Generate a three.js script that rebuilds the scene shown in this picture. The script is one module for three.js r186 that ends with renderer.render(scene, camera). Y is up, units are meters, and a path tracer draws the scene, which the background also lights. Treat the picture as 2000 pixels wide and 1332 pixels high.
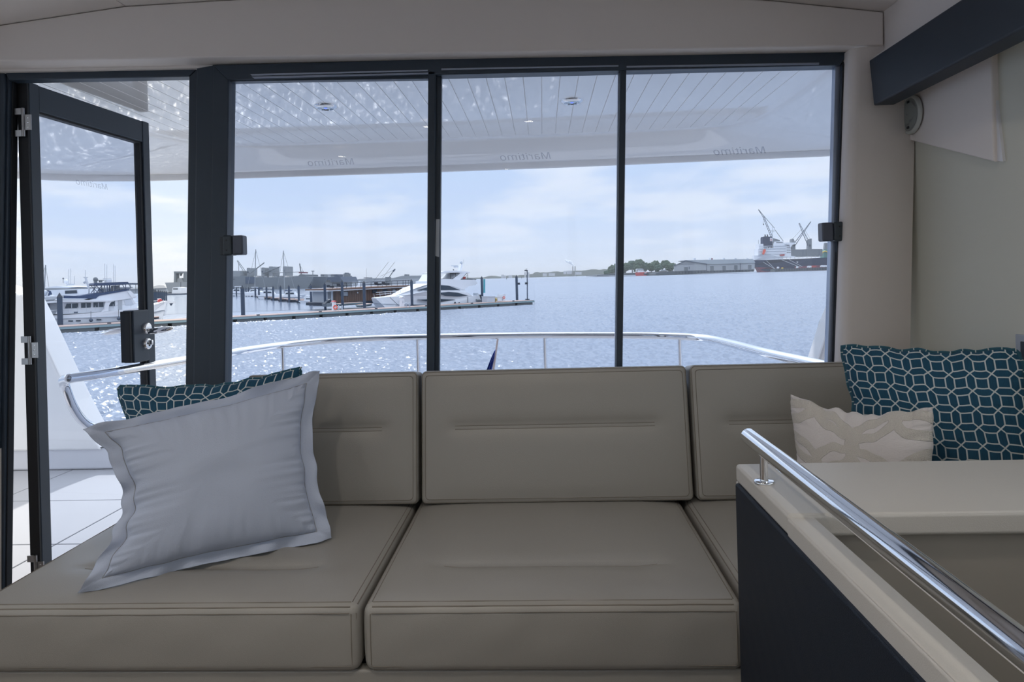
import * as THREE from 'three';
import { mergeGeometries } from 'three/addons/utils/BufferGeometryUtils.js';
import { RoundedBoxGeometry } from 'three/addons/geometries/RoundedBoxGeometry.js';
import { TextGeometry } from 'three/addons/geometries/TextGeometry.js';
import { FontLoader } from 'three/addons/loaders/FontLoader.js';
import { createNoise2D, createNoise3D } from 'simplex-noise';

const V2 = THREE.Vector2, V3 = THREE.Vector3;
const scene = new THREE.Scene();

// ---------- camera ----------
const camera = new THREE.PerspectiveCamera(2 * Math.atan(666 / 1340) * 180 / Math.PI, 2000 / 1332, 0.05, 20000);
camera.position.set(0, 1.2, 0);
camera.rotation.order = 'YXZ';
camera.rotation.set(0, Math.atan(60 / 1340), -0.0285);
camera.setViewOffset(2000, 1332, 0, 124.2, 2000, 1332);
camera.updateProjectionMatrix();
camera.updateMatrixWorld(true);
scene.add(camera);

const renderer = new THREE.WebGLRenderer({ antialias: true });
renderer.toneMapping = THREE.LinearToneMapping;
renderer.toneMappingExposure = 1.11;
renderer.shadowMap.enabled = true;

scene.fog = new THREE.FogExp2(new THREE.Color(1, 1, 1), 0.00013);   // thin sea haze

// ---------- random numbers and noise ----------
const rng = (s) => () => { s = (s + 0x6d2b79f5) | 0; let t = Math.imul(s ^ (s >>> 15), 1 | s); t = (t + Math.imul(t ^ (t >>> 7), 61 | t)) ^ t; return ((t ^ (t >>> 14)) >>> 0) / 4294967296; };
const R = rng(11), n2 = createNoise2D(rng(5)), n3 = createNoise3D(rng(7));
const fbm = (x, y, o = 5) => { let a = 0.5, s = 0; for (let i = 0; i < o; i++, a *= 0.5, x *= 2.03, y *= 2.03) s += a * n2(x, y); return s; };
const sst = THREE.MathUtils.smoothstep, lerp = THREE.MathUtils.lerp, clamp = THREE.MathUtils.clamp;

// ---------- sky: pale blue with thin streaks of high cloud ----------
{
  const W = 4096, H = 2048, SKY = 1.9, d = new Uint8Array(W * H * 4);
  const enc = (c) => 255 * clamp(c <= 0.0031308 ? c * 12.92 : 1.055 * Math.pow(c, 1 / 2.4) - 0.055, 0, 1);
  for (let r = 0; r < H; r++) {
    const el = ((r + 0.5) / H - 0.5) * Math.PI, y = Math.sin(el);
    for (let c = 0; c < W; c++) {
      const az = ((c + 0.5) / W - 0.5) * 2 * Math.PI, x = Math.cos(az) * Math.cos(el), z = Math.sin(az) * Math.cos(el);
      const h = clamp(y, 0, 1), k = 1 / (h + 0.11), haze = Math.exp(-h * 9);
      let cl = 0;
      if (y > -0.02) cl = sst(fbm(x * k * 0.75 + 3.1, z * k * 0.75 - 1.7, 6) + 0.3 * n2(x * k * 0.24 + 9, z * k * 0.24), -0.3, 0.5);
      const o = (r * W + c) * 4;
      const blue = [lerp(0.58, 0.88, haze), lerp(0.73, 0.92, haze), lerp(0.95, 0.97, haze)], white = [0.98, 0.99, 1.0];
      const w = Math.max(cl * lerp(0.9, 0.4, haze), 0.8 * sst(h, 0.14, 0.5)), up = 1 + 0.75 * sst(h, 0.12, 0.55);        // thin bright cloud higher up
      for (let i = 0; i < 3; i++) d[o + i] = enc(lerp(blue[i], white[i], w) * up / SKY);
      d[o + 3] = 255;
    }
  }
  const t = new THREE.DataTexture(d, W, H, THREE.RGBAFormat, THREE.UnsignedByteType);
  t.colorSpace = THREE.SRGBColorSpace; t.mapping = THREE.EquirectangularReflectionMapping; t.magFilter = THREE.LinearFilter; t.needsUpdate = true;
  scene.background = t; scene.environment = t; scene.backgroundIntensity = scene.environmentIntensity = SKY;
}
// ---------- sun: high, ahead and to the left, behind the overhang ----------
const sun = new THREE.DirectionalLight(new THREE.Color(1, 0.96, 0.9), 2.3);
{
  const az = THREE.MathUtils.degToRad(27), el = THREE.MathUtils.degToRad(46);
  sun.position.set(-Math.sin(az) * Math.cos(el) * 60, Math.sin(el) * 60, -Math.cos(az) * Math.cos(el) * 60);
  sun.shadow.radius = 2.5; sun.castShadow = true;
  Object.assign(sun.shadow.camera, { left: -60, right: 60, top: 60, bottom: -60, near: 1, far: 200 });
  sun.shadow.mapSize.set(4096, 4096);
  scene.add(sun, sun.target);
}

// ---------- helpers ----------
const WATER = -1.7;                                    // the eye is 2.9 m above the water
const eye = camera.position;
const ray = (px, py) => new V3(px / 1000 - 1, 1 - py / 666, 0.5).unproject(camera).sub(eye).normalize();
const along = (d, t) => eye.clone().addScaledVector(d, t);
const atZ = (px, py, Z) => { const d = ray(px, py); return along(d, -Z / d.z); };
const atY = (px, py, y) => { const d = ray(px, py); return along(d, (y - eye.y) / d.y); };
const atX = (px, py, X) => { const d = ray(px, py); return along(d, X / d.x); };

const used = new Map();
function numbered(name) { const n = used.get(name) ?? 0; used.set(name, n + 1); return n ? `${name}_${String(n).padStart(3, '0')}` : name; }
function tag(o, label, category, group, kind) { o.userData.label = label; if (category) o.userData.category = category; if (group) o.userData.group = group; if (kind) o.userData.kind = kind; return o; }
function thing(name, label, category, group) { const g = new THREE.Group(); g.name = numbered(name); scene.add(g); return tag(g, label, category, group); }
function mesh(name, geo, mat, parent) { const m = new THREE.Mesh(geo, mat); m.name = parent ? name : numbered(name); (parent ?? scene).add(m); return m; }
function solo(name, geo, mat, label, category, group) { return tag(mesh(name, geo, mat), label, category, group); }
function struct(name, geo, mat, label) { const m = mesh(name, geo, mat); m.userData = { kind: 'structure', label, category: 'structure' }; return m; }
function structGroup(name, label, category = 'structure') { const g = thing(name, label, category); g.userData.kind = 'structure'; return g; }

const M = (r, g, b, rough = 0.6, o = {}) => new THREE.MeshPhysicalMaterial({ color: new THREE.Color().setRGB(r, g, b), roughness: rough, ...o });
function noiseTex(n, f, seed = 0) {
  const d = new Uint8Array(n * n * 4), N = createNoise3D(rng(seed + 31));
  for (let y = 0; y < n; y++) for (let x = 0; x < n; x++) { const v = clamp(f(x / n, y / n, N), 0, 1) * 255; d.set([v, v, v, 255], (y * n + x) * 4); }
  const t = new THREE.DataTexture(d, n, n); t.wrapS = t.wrapT = THREE.RepeatWrapping; t.magFilter = THREE.LinearFilter; t.needsUpdate = true; return t;
}
// tileable noise: points on two circles
const tileN = (N, u, v, f) => { const a = u * 2 * Math.PI, b = v * 2 * Math.PI, r = f / (2 * Math.PI); return N(Math.cos(a) * r + 3, Math.sin(a) * r + Math.cos(b) * r, Math.sin(b) * r - 2); };
const rep = (t, s) => { const c = t.clone(); c.repeat.set(1 / s, 1 / s); c.needsUpdate = true; return c; };

const grainTex = noiseTex(512, (u, v, N) => 0.5 + 0.3 * tileN(N, u, v, 60) + 0.2 * tileN(N, v, u, 110), 1);
const softTex = noiseTex(256, (u, v, N) => 0.5 + 0.35 * tileN(N, u, v, 6) + 0.15 * tileN(N, v, u, 17), 2);

const mat = {
  leather: M(0.315, 0.3, 0.272, 0.42, { clearcoat: 0.25, clearcoatRoughness: 0.3, bumpMap: rep(grainTex, 0.12), bumpScale: 0.0003, specularIntensity: 0.9 }),
  thread: M(0.2, 0.175, 0.145, 0.7),
  vinyl: M(0.77, 0.71, 0.675, 0.6, { bumpMap: rep(grainTex, 0.15), bumpScale: 0.0002 }),
  wallVinyl: M(0.62, 0.61, 0.53, 0.65, { bumpMap: rep(grainTex, 0.15), bumpScale: 0.0002 }),
  counter: M(0.53, 0.505, 0.47, 0.45, { bumpMap: rep(grainTex, 0.14), bumpScale: 0.0002 }),
  recess: M(0.3, 0.275, 0.245, 0.7),
  navy: M(0.007, 0.0125, 0.024, 0.5, { specularIntensity: 0.6, bumpMap: rep(grainTex, 0.08), bumpScale: 0.0005 }),
  navyMatt: M(0.018, 0.027, 0.042, 0.55),
  alu: M(0.027, 0.042, 0.064, 0.42),
  rubber: M(0.012, 0.014, 0.018, 0.6),
  anod: M(0.35, 0.4, 0.5, 0.3, { metalness: 0.8 }),
  chrome: M(0.82, 0.83, 0.85, 0.07, { metalness: 1 }),
  steel: M(0.6, 0.61, 0.63, 0.2, { metalness: 1 }),
  glass: M(0.87, 0.905, 0.965, 0.0, { transmission: 1, thickness: 0, ior: 1.5, specularIntensity: 0.3 }),
  clear: M(0.97, 0.98, 0.98, 0.0, { transmission: 1, thickness: 0, ior: 1.5 }),
  gel: M(0.9, 0.885, 0.87, 0.25, { clearcoat: 1, clearcoatRoughness: 0.03 }),
  gelPlain: M(0.72, 0.72, 0.75, 0.35),
  deck: M(0.44, 0.44, 0.46, 0.6),
  etch: M(0.45, 0.55, 0.78, 0.9, { transparent: true, opacity: 0.24 }),
  wood: M(0.22, 0.185, 0.15, 0.6),
};

// slab: outline in a plane, extruded away from the viewer
function prism(pts, depth, bevel = 0) {              // pts: Vector3 of one plane z = const, front face there
  const s = new THREE.Shape(pts.map((p) => new V2(p.x, p.y)));
  const g = new THREE.ExtrudeGeometry(s, { depth: Math.max(depth - 2 * bevel, 1e-4), bevelEnabled: bevel > 0, bevelThickness: bevel, bevelSize: bevel, bevelOffset: -bevel, bevelSegments: 3, curveSegments: 8 });
  g.translate(0, 0, pts[0].z - depth + bevel);
  return g;
}
const pxPrism = (pxs, Z, depth, bevel = 0) => prism(pxs.map(([x, y]) => atZ(x, y, Z)), depth, bevel);
function box(x0, x1, y0, y1, z0, z1, r = 0) {
  const w = Math.abs(x1 - x0), h = Math.abs(y1 - y0), d = Math.abs(z1 - z0);
  const g = r ? new RoundedBoxGeometry(w, h, d, 3, Math.min(r, w / 2.01, h / 2.01, d / 2.01)) : new THREE.BoxGeometry(w, h, d);
  const p = g.attributes.position, n = g.attributes.normal, uv = [];
  for (let i = 0; i < p.count; i++) {
    const a = [Math.abs(n.getX(i)), Math.abs(n.getY(i)), Math.abs(n.getZ(i))], k = a.indexOf(Math.max(...a));
    uv.push(k === 0 ? p.getZ(i) : p.getX(i), k === 1 ? p.getZ(i) : p.getY(i));
  }
  g.setAttribute('uv', new THREE.Float32BufferAttribute(uv, 2));
  g.translate((x0 + x1) / 2, (y0 + y1) / 2, (z0 + z1) / 2);
  return g;
}
function tube(pts, r, seg = 24, rad = 12, closed = false, tension = 0.5) { return new THREE.TubeGeometry(new THREE.CatmullRomCurve3(pts, closed, 'catmullrom', tension), seg, r, rad, closed); }
function rod(a, b, r, rad = 8, r2 = r) {
  const l = a.distanceTo(b), g = new THREE.CylinderGeometry(r2, r, l, rad);
  g.applyQuaternion(new THREE.Quaternion().setFromUnitVectors(new V3(0, 1, 0), b.clone().sub(a).normalize()));
  const m = a.clone().add(b).multiplyScalar(0.5); g.translate(m.x, m.y, m.z); return g;
}
function lathe(prof, axisPos, dir = new V3(0, 1, 0), seg = 32) {
  const g = new THREE.LatheGeometry(prof.map(([r, y]) => new V2(r, y)), seg);
  g.applyQuaternion(new THREE.Quaternion().setFromUnitVectors(new V3(0, 1, 0), dir.clone().normalize())); g.translate(axisPos.x, axisPos.y, axisPos.z); return g;
}
function merge(list) { return mergeGeometries(list.map((g) => { g = g.index ? g.toNonIndexed() : g; for (const k of Object.keys(g.attributes)) if (!['position', 'normal', 'uv'].includes(k)) g.deleteAttribute(k); return g; })); }
// smooth normals over a geometry whose vertices meet in places with different uv
function smoothN(g) {
  g.computeVertexNormals();
  const p = g.attributes.position, n = g.attributes.normal, m = new Map(), key = (i) => `${Math.round(p.getX(i) * 2e4)},${Math.round(p.getY(i) * 2e4)},${Math.round(p.getZ(i) * 2e4)}`;
  for (let i = 0; i < p.count; i++) { const k = key(i), a = m.get(k) ?? [0, 0, 0]; a[0] += n.getX(i); a[1] += n.getY(i); a[2] += n.getZ(i); m.set(k, a); }
  for (let i = 0; i < p.count; i++) { const a = m.get(key(i)), l = Math.hypot(...a) || 1; n.setXYZ(i, a[0] / l, a[1] / l, a[2] / l); }
  return g;
}
// block with rounded edges on a fine grid, for cushions; bend(p) moves each vertex
function block(w, h, d, r, cell, bend) {
  const axis = (s) => { const a = [], k = 5, inner = s / 2 - r, m = Math.max(2, Math.round(2 * inner / cell)); for (let i = 0; i < k; i++) a.push(-inner - r * Math.cos(i / k * Math.PI / 2)); for (let i = 0; i <= m; i++) a.push(-inner + 2 * inner * i / m); for (let i = k - 1; i >= 0; i--) a.push(inner + r * Math.cos(i / k * Math.PI / 2)); return a; };
  const A = [axis(w), axis(h), axis(d)], S = [w, h, d], pos = [], uv = [], idx = [];
  for (const [a, b, c] of [[0, 1, 2], [1, 2, 0], [2, 0, 1]]) for (const s of [-1, 1]) {
    const base = pos.length / 3, nb = A[b].length;
    for (const u of A[a]) for (const v of A[b]) {
      const q = []; q[a] = u; q[b] = v; q[c] = s * S[c] / 2;
      const i = q.map((x, k) => clamp(x, -(S[k] / 2 - r), S[k] / 2 - r)), e = q.map((x, k) => x - i[k]), l = Math.hypot(...e) || 1;
      const p = new V3(...i.map((x, k) => x + e[k] / l * r));
      uv.push(u, v); if (bend) bend(p); pos.push(p.x, p.y, p.z);
    }
    for (let i = 0; i < A[a].length - 1; i++) for (let j = 0; j < nb - 1; j++) {
      const p = base + i * nb + j, f = [p, p + nb, p + nb + 1, p, p + nb + 1, p + 1]; idx.push(...(s > 0 ? f : [f[0], f[2], f[1], f[3], f[5], f[4]]));
    }
  }
  const g = new THREE.BufferGeometry(); g.setAttribute('position', new THREE.Float32BufferAttribute(pos, 3)); g.setAttribute('uv', new THREE.Float32BufferAttribute(uv, 2)); g.setIndex(idx);
  return smoothN(g);
}
// surface from rows of points
function loft(rows, closed = false) {
  const pos = [], uv = [], idx = [], n = rows[0].length;
  rows.forEach((r, i) => r.forEach((p, j) => { pos.push(p.x, p.y, p.z); uv.push(j / n, i / rows.length); }));
  for (let i = 0; i < rows.length - 1; i++) for (let j = 0; j < n - (closed ? 0 : 1); j++) { const a = i * n + j, b = i * n + (j + 1) % n; idx.push(a, b, b + n, a, b + n, a + n); }
  const g = new THREE.BufferGeometry(); g.setAttribute('position', new THREE.Float32BufferAttribute(pos, 3)); g.setAttribute('uv', new THREE.Float32BufferAttribute(uv, 2)); g.setIndex(idx); g.computeVertexNormals(); return g;
}

// =====================================================================  the saloon
const ZW = 2.5;                                        // inner face of the aft window frames
const FRONT = 4.0;
{
  struct('floor', box(-2.3, 1.7, -0.12, 0, -2.62, FRONT), mat.wood, 'wooden saloon floor, hidden below the sofa');
  // aft bulkhead: below the windows, left of the door, above the frames
  const w = structGroup('wall_aft', 'beige aft bulkhead round the dark window frames');
  mesh('lower_panel', box(-1.15, 1.5, 0, 0.77, -2.57, -2.5), mat.vinyl, w);
  mesh('sofa_back_board', box(-1.0, 1.29, 0.29, 0.76, -2.5, -2.445, 0.006), mat.leather, w);
  mesh('side_panel', pxPrism([[-420, -60], [-6, -40], [-6, 1500], [-420, 1500]], 2.53, 0.045), mat.vinyl, w);
  mesh('upper_panel', pxPrism([[-420, -80], [1900, -80], [1900, 90], [1664, 94], [415, 127], [415, 132], [-420, 148]], 2.52, 0.055), mat.vinyl, w);
  mesh('corner_panel', box(1.28, 1.75, 0, 2.4, -2.575, -2.53), mat.vinyl, w);
  // header over the windows
  const h = structGroup('trim_1', 'padded beige header beam over the windows');
  mesh('header_board', pxPrism([[-300, 96], [0, 49], [245, 12], [700, -16], [1060, -20], [1500, 0], [1726, 23], [1726, 88], [1200, 97.5], [820, 104], [0, 120], [-300, 126]], 2.43, 0.1, 0.006), mat.vinyl, h);
  // right pillar with a rounded edge
  const pl = [atZ(1664, 93, 2.44), atZ(1767, 80, 2.44)], plb = [atZ(1640, 800, 2.44), atZ(1752, 800, 2.44)];
  const rowsP = [];
  for (let i = 0; i <= 16; i++) {
    const t = i / 16, a = pl[0].clone().lerp(plb[0], t), b = pl[1].clone().lerp(plb[1], t), row = [];
    row.push(new V3(a.x, a.y, -2.52));
    for (let k = 0; k <= 8; k++) { const q = k / 8 * Math.PI / 2; row.push(new V3(a.x + 0.035 * (1 - Math.cos(q)), a.y, -2.44 - 0.035 * (1 - Math.sin(q)))); }
    row.push(new V3(b.x + 0.04, b.y, -2.44), new V3(b.x + 0.04, b.y, -2.52));
    rowsP.push(row);
  }
  struct('trim_2', loft(rowsP), mat.vinyl, 'beige padded pillar right of the window with a rounded edge');
}
// ceiling in padded panels with open joints
{
  const c = structGroup('ceiling', 'padded beige saloon ceiling in several panels');
  const pl = [[-560, 134], [0, 49], [245, 12], [700, -16], [1060, -20], [1500, 0], [1726, 23]].map(([x, y]) => atZ(x, y, 2.435));
  for (let i = 0; i < pl.length - 1; i++) {
    const a = pl[i], b = pl[i + 1], d = b.clone().sub(a).normalize(), n = new V3(-d.y, d.x, 0);
    const gap = 0.0015, p = a.clone().addScaledVector(d, gap), q = b.clone().addScaledVector(d, -gap);
    for (const [z0, z1] of [[-2.438, -0.6], [-0.596, 1.6], [1.604, FRONT]]) {
      const s = new THREE.Shape([p, q, q.clone().addScaledVector(n, 0.03), p.clone().addScaledVector(n, 0.03)].map((v) => new V2(v.x, v.y)));
      const g = new THREE.ExtrudeGeometry(s, { depth: z1 - z0, bevelEnabled: false }); g.translate(0, 0, z0);
      mesh('ceiling_panel', g, mat.vinyl, c);
    }
  }
  mesh('deck_above', box(-2.6, 1.9, 2.32, 2.42, -2.7, FRONT + 0.1), mat.gelPlain, c);
}
// left wall with its long window, windshield wall, right wall
{
  const wl = structGroup('wall_left', 'beige left saloon wall with a long window');
  mesh('lower_panel', box(-2.3, -2.22, 0, 0.75, -2.62, FRONT), mat.vinyl, wl);
  mesh('upper_panel', box(-2.3, -2.22, 2.0, 2.4, -2.62, FRONT), mat.vinyl, wl);
  for (const z of [-2.45, -0.3, 1.8, 3.9]) mesh('post', box(-2.3, -2.22, 0.75, 2.0, z - 0.08, z + 0.08), mat.navyMatt, wl);
  for (const z of [-1.375, 0.75, 2.85]) mesh('pane', box(-2.263, -2.257, 0.75, 2.0, z - 1.0, z + 1.0), mat.clear, wl);
  const wf = structGroup('wall_front', 'forward bulkhead with the windshield');
  mesh('lower_panel', box(-2.3, 1.75, 0, 0.95, FRONT, FRONT + 0.08), mat.vinyl, wf);
  mesh('upper_panel', box(-2.3, 1.75, 2.1, 2.4, FRONT, FRONT + 0.08), mat.vinyl, wf);
  for (const x of [-2.25, -0.9, 0.4, 1.68]) mesh('post', box(x - 0.06, x + 0.06, 0.95, 2.1, FRONT, FRONT + 0.08), mat.navyMatt, wf);
  for (const [a, b] of [[-2.19, -0.96], [-0.84, 0.34], [0.46, 1.62]]) mesh('pane', box(a, b, 0.95, 2.1, FRONT + 0.04, FRONT + 0.046), mat.clear, wf);
  const wr = structGroup('wall_right', 'beige right saloon wall beside the sofa');
  mesh('lower_panel', box(1.305, 1.45, 0, 1.0, -2.56, FRONT), mat.wallVinyl, wr);
  mesh('aft_panel', box(1.305, 1.45, 1.0, 1.8, -2.56, -1.66), mat.wallVinyl, wr);
  mesh('forward_panel', box(1.305, 1.45, 1.0, 1.8, 3.2, FRONT), mat.wallVinyl, wr);
  mesh('upper_panel', box(1.305, 1.45, 1.8, 2.4, -2.56, FRONT), mat.wallVinyl, wr);
  for (const z of [0.0, 1.6]) mesh('post', box(1.36, 1.44, 1.0, 1.8, z - 0.05, z + 0.05), mat.navyMatt, wr);
  for (const [a, b] of [[-1.66, -0.05], [0.05, 1.55], [1.65, 3.2]]) mesh('pane', box(1.397, 1.403, 1.0, 1.8, a, b), mat.clear, wr);
  const sd = structGroup('side_decks', 'white side decks and foredeck outside the saloon windows');
  mesh('port_deck', box(-3.4, -2.31, 0.2, 0.3, -2.5, FRONT + 4), mat.gelPlain, sd); mesh('starboard_deck', box(1.76, 2.6, 0.2, 0.3, -2.5, FRONT + 4), mat.gelPlain, sd); mesh('fore_deck', box(-2.31, 1.76, 0.45, 0.6, FRONT + 0.1, FRONT + 5), mat.gelPlain, sd);
  // overhead duct, dark fascia and speaker panel
  const x = atZ(1726, 60, 2.43).x;
  struct('trim_3', box(x + 0.004, 1.31, 1.925, 2.3, -2.51, FRONT), mat.vinyl, 'beige overhead duct above the dark strip on the right');
  const f = solo('fascia_strip', (() => {
    const X = 1.146, a = atX(1697, 118, X), b = atX(1706, 206, X), y0 = b.y, y1 = a.y;
    const s = new THREE.Shape([new V2(-b.z, y0), new V2(-a.z, y1), new V2(-3.6, y1), new V2(-3.6, y0)]);
    const g = new THREE.ExtrudeGeometry(s, { depth: 0.06, bevelEnabled: true, bevelSize: 0.006, bevelThickness: 0.006, bevelOffset: -0.006, bevelSegments: 3 });
    g.rotateY(Math.PI / 2); g.translate(X + 0.006, 0, 0); return g;
  })(), mat.navyMatt, 'long dark navy padded strip running forward below the ceiling at right', 'strip');
  struct('trim_4', box(1.17, 1.31, 1.8, 1.93, -2.5, FRONT), mat.vinyl, 'beige soffit behind the dark navy strip');
  const X = 1.287, P = (px, py) => { const p = atX(px, py, X); return new V2(-p.z, p.y); };
  const bl = P(1766, 271), br = P(1941, 316), s = new THREE.Shape([new V2(bl.x, bl.y), new V2(2.5, bl.y + 0.01), new V2(2.5, 1.83), new V2(br.x - 0.002, 1.83), new V2(br.x, br.y)]);
  const g = new THREE.ExtrudeGeometry(s, { depth: 0.014, bevelEnabled: true, bevelSize: 0.005, bevelThickness: 0.005, bevelOffset: -0.005, bevelSegments: 3 });
  g.rotateY(Math.PI / 2); g.translate(X + 0.005, 0, 0);
  const sp = thing('wall_panel', 'beige padded wall panel with slanted lower edge carrying the round speaker', 'panel');
  mesh('panel_face', g, mat.vinyl, sp);
  const e0 = atX(1947, 312, 1.3), tri = new THREE.Shape([new V2(-e0.z + 0.012, 1.82), new V2(-e0.z - 0.03, e0.y - 0.01), new V2(-e0.z + 0.012, e0.y)]);
  const tg = new THREE.ExtrudeGeometry(tri, { depth: 0.01, bevelEnabled: false }); tg.rotateY(Math.PI / 2); tg.translate(1.297, 0, 0);
  mesh('edge_wedge', tg, mat.gelPlain, sp);
  // round speaker
  const c = atX(1782, 224, X - 0.004), k = thing('wall_speaker', 'round pale grey speaker on the beige panel under the dark strip', 'speaker');
  mesh('rim', lathe([[0, 0], [0.066, 0], [0.067, 0.004], [0.064, 0.011], [0.058, 0.013], [0.057, 0.0115], [0.0555, 0.0115]], c, new V3(-1, 0, 0), 48), M(0.5, 0.51, 0.48, 0.4), k);
  mesh('grille', lathe([[0, 0.0155], [0.03, 0.0145], [0.05, 0.0125], [0.0555, 0.011]], c, new V3(-1, 0, 0), 48), M(0.4, 0.42, 0.4, 0.55, { bumpMap: rep(grainTex, 0.3), bumpScale: 0.0008, map: (() => { const t = noiseTex(256, (u, v, N) => 0.86 - 0.5 * Math.max(0, tileN(N, u, v, 4) - 0.25), 9); return t; })() }), k);
  for (const s of [-1, 1]) mesh('clip', box(c.x - 0.017, c.x - 0.012, c.y + s * 0.043 - 0.004, c.y + s * 0.043 + 0.004, c.z - 0.006 + s * 0.003, c.z + 0.006 + s * 0.003, 0.001), mat.rubber, k);
  // switch plate at the edge of the picture
  const a = atX(1988, 652, 1.303), q = thing('switch_plate', 'grey switch plate on the right wall above the teal cushion', 'switch');
  mesh('plate', box(1.295, 1.306, a.y - 0.085, a.y, a.z, a.z + 0.12, 0.003), M(0.35, 0.37, 0.42, 0.35), q);
  mesh('rocker', box(1.291, 1.297, a.y - 0.07, a.y - 0.018, a.z + 0.025, a.z + 0.095, 0.002), mat.navyMatt, q);
}
// downlights in the saloon ceiling; the window panes mirror them
for (const [i, [x, z]] of [[0.79, -1.3], [-0.06, -0.7], [-0.72, -0.62], [0.83, 0.05], [-1.5, 0.1], [-0.3, 1.2]].entries()) {
  const d = thing('ceiling_downlight', ['lit ceiling downlight above the sofa, nearest the right wall', 'lit ceiling downlight above the middle of the saloon', 'lit ceiling downlight left of the middle one', 'lit ceiling downlight overhead by the right wall', 'lit ceiling downlight overhead by the left wall', 'lit ceiling downlight farthest from the sofa'][i], 'downlight', 'saloon ceiling downlights');
  const px = [-2.35, -1.93, -1.49, -0.656, 0, 0.802, 1.212], py = [0, 0, 0, 0, 0, 0, 0];
  const y = x < -0.9 ? 2.165 : 2.205, c = new V3(x, y - 0.012 + (x > 0.6 ? -0.03 : 0), z);
  mesh('trim_ring', lathe([[0.03, 0.006], [0.031, 0], [0.04, 0], [0.043, 0.006], [0.043, 0.03], [0.03, 0.03]], c), mat.steel, d);
  mesh('lamp_lens', lathe([[0, 0.004], [0.03, 0.004], [0.03, 0.02], [0, 0.02]], c), M(0.9, 0.9, 0.88, 0.4, { emissive: new THREE.Color(1, 0.9, 0.75), emissiveIntensity: 30 }), d);
  const L = new THREE.SpotLight(new THREE.Color(1, 0.92, 0.82), 1.15, 0, 1.35, 0.6, 2);
  L.position.set(c.x, c.y - 0.012, c.z); L.target.position.set(c.x, 0, c.z); L.castShadow = true; L.shadow.radius = 1.5; L.name = 'downlight_beam';
  scene.add(L, L.target);
}

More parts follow.
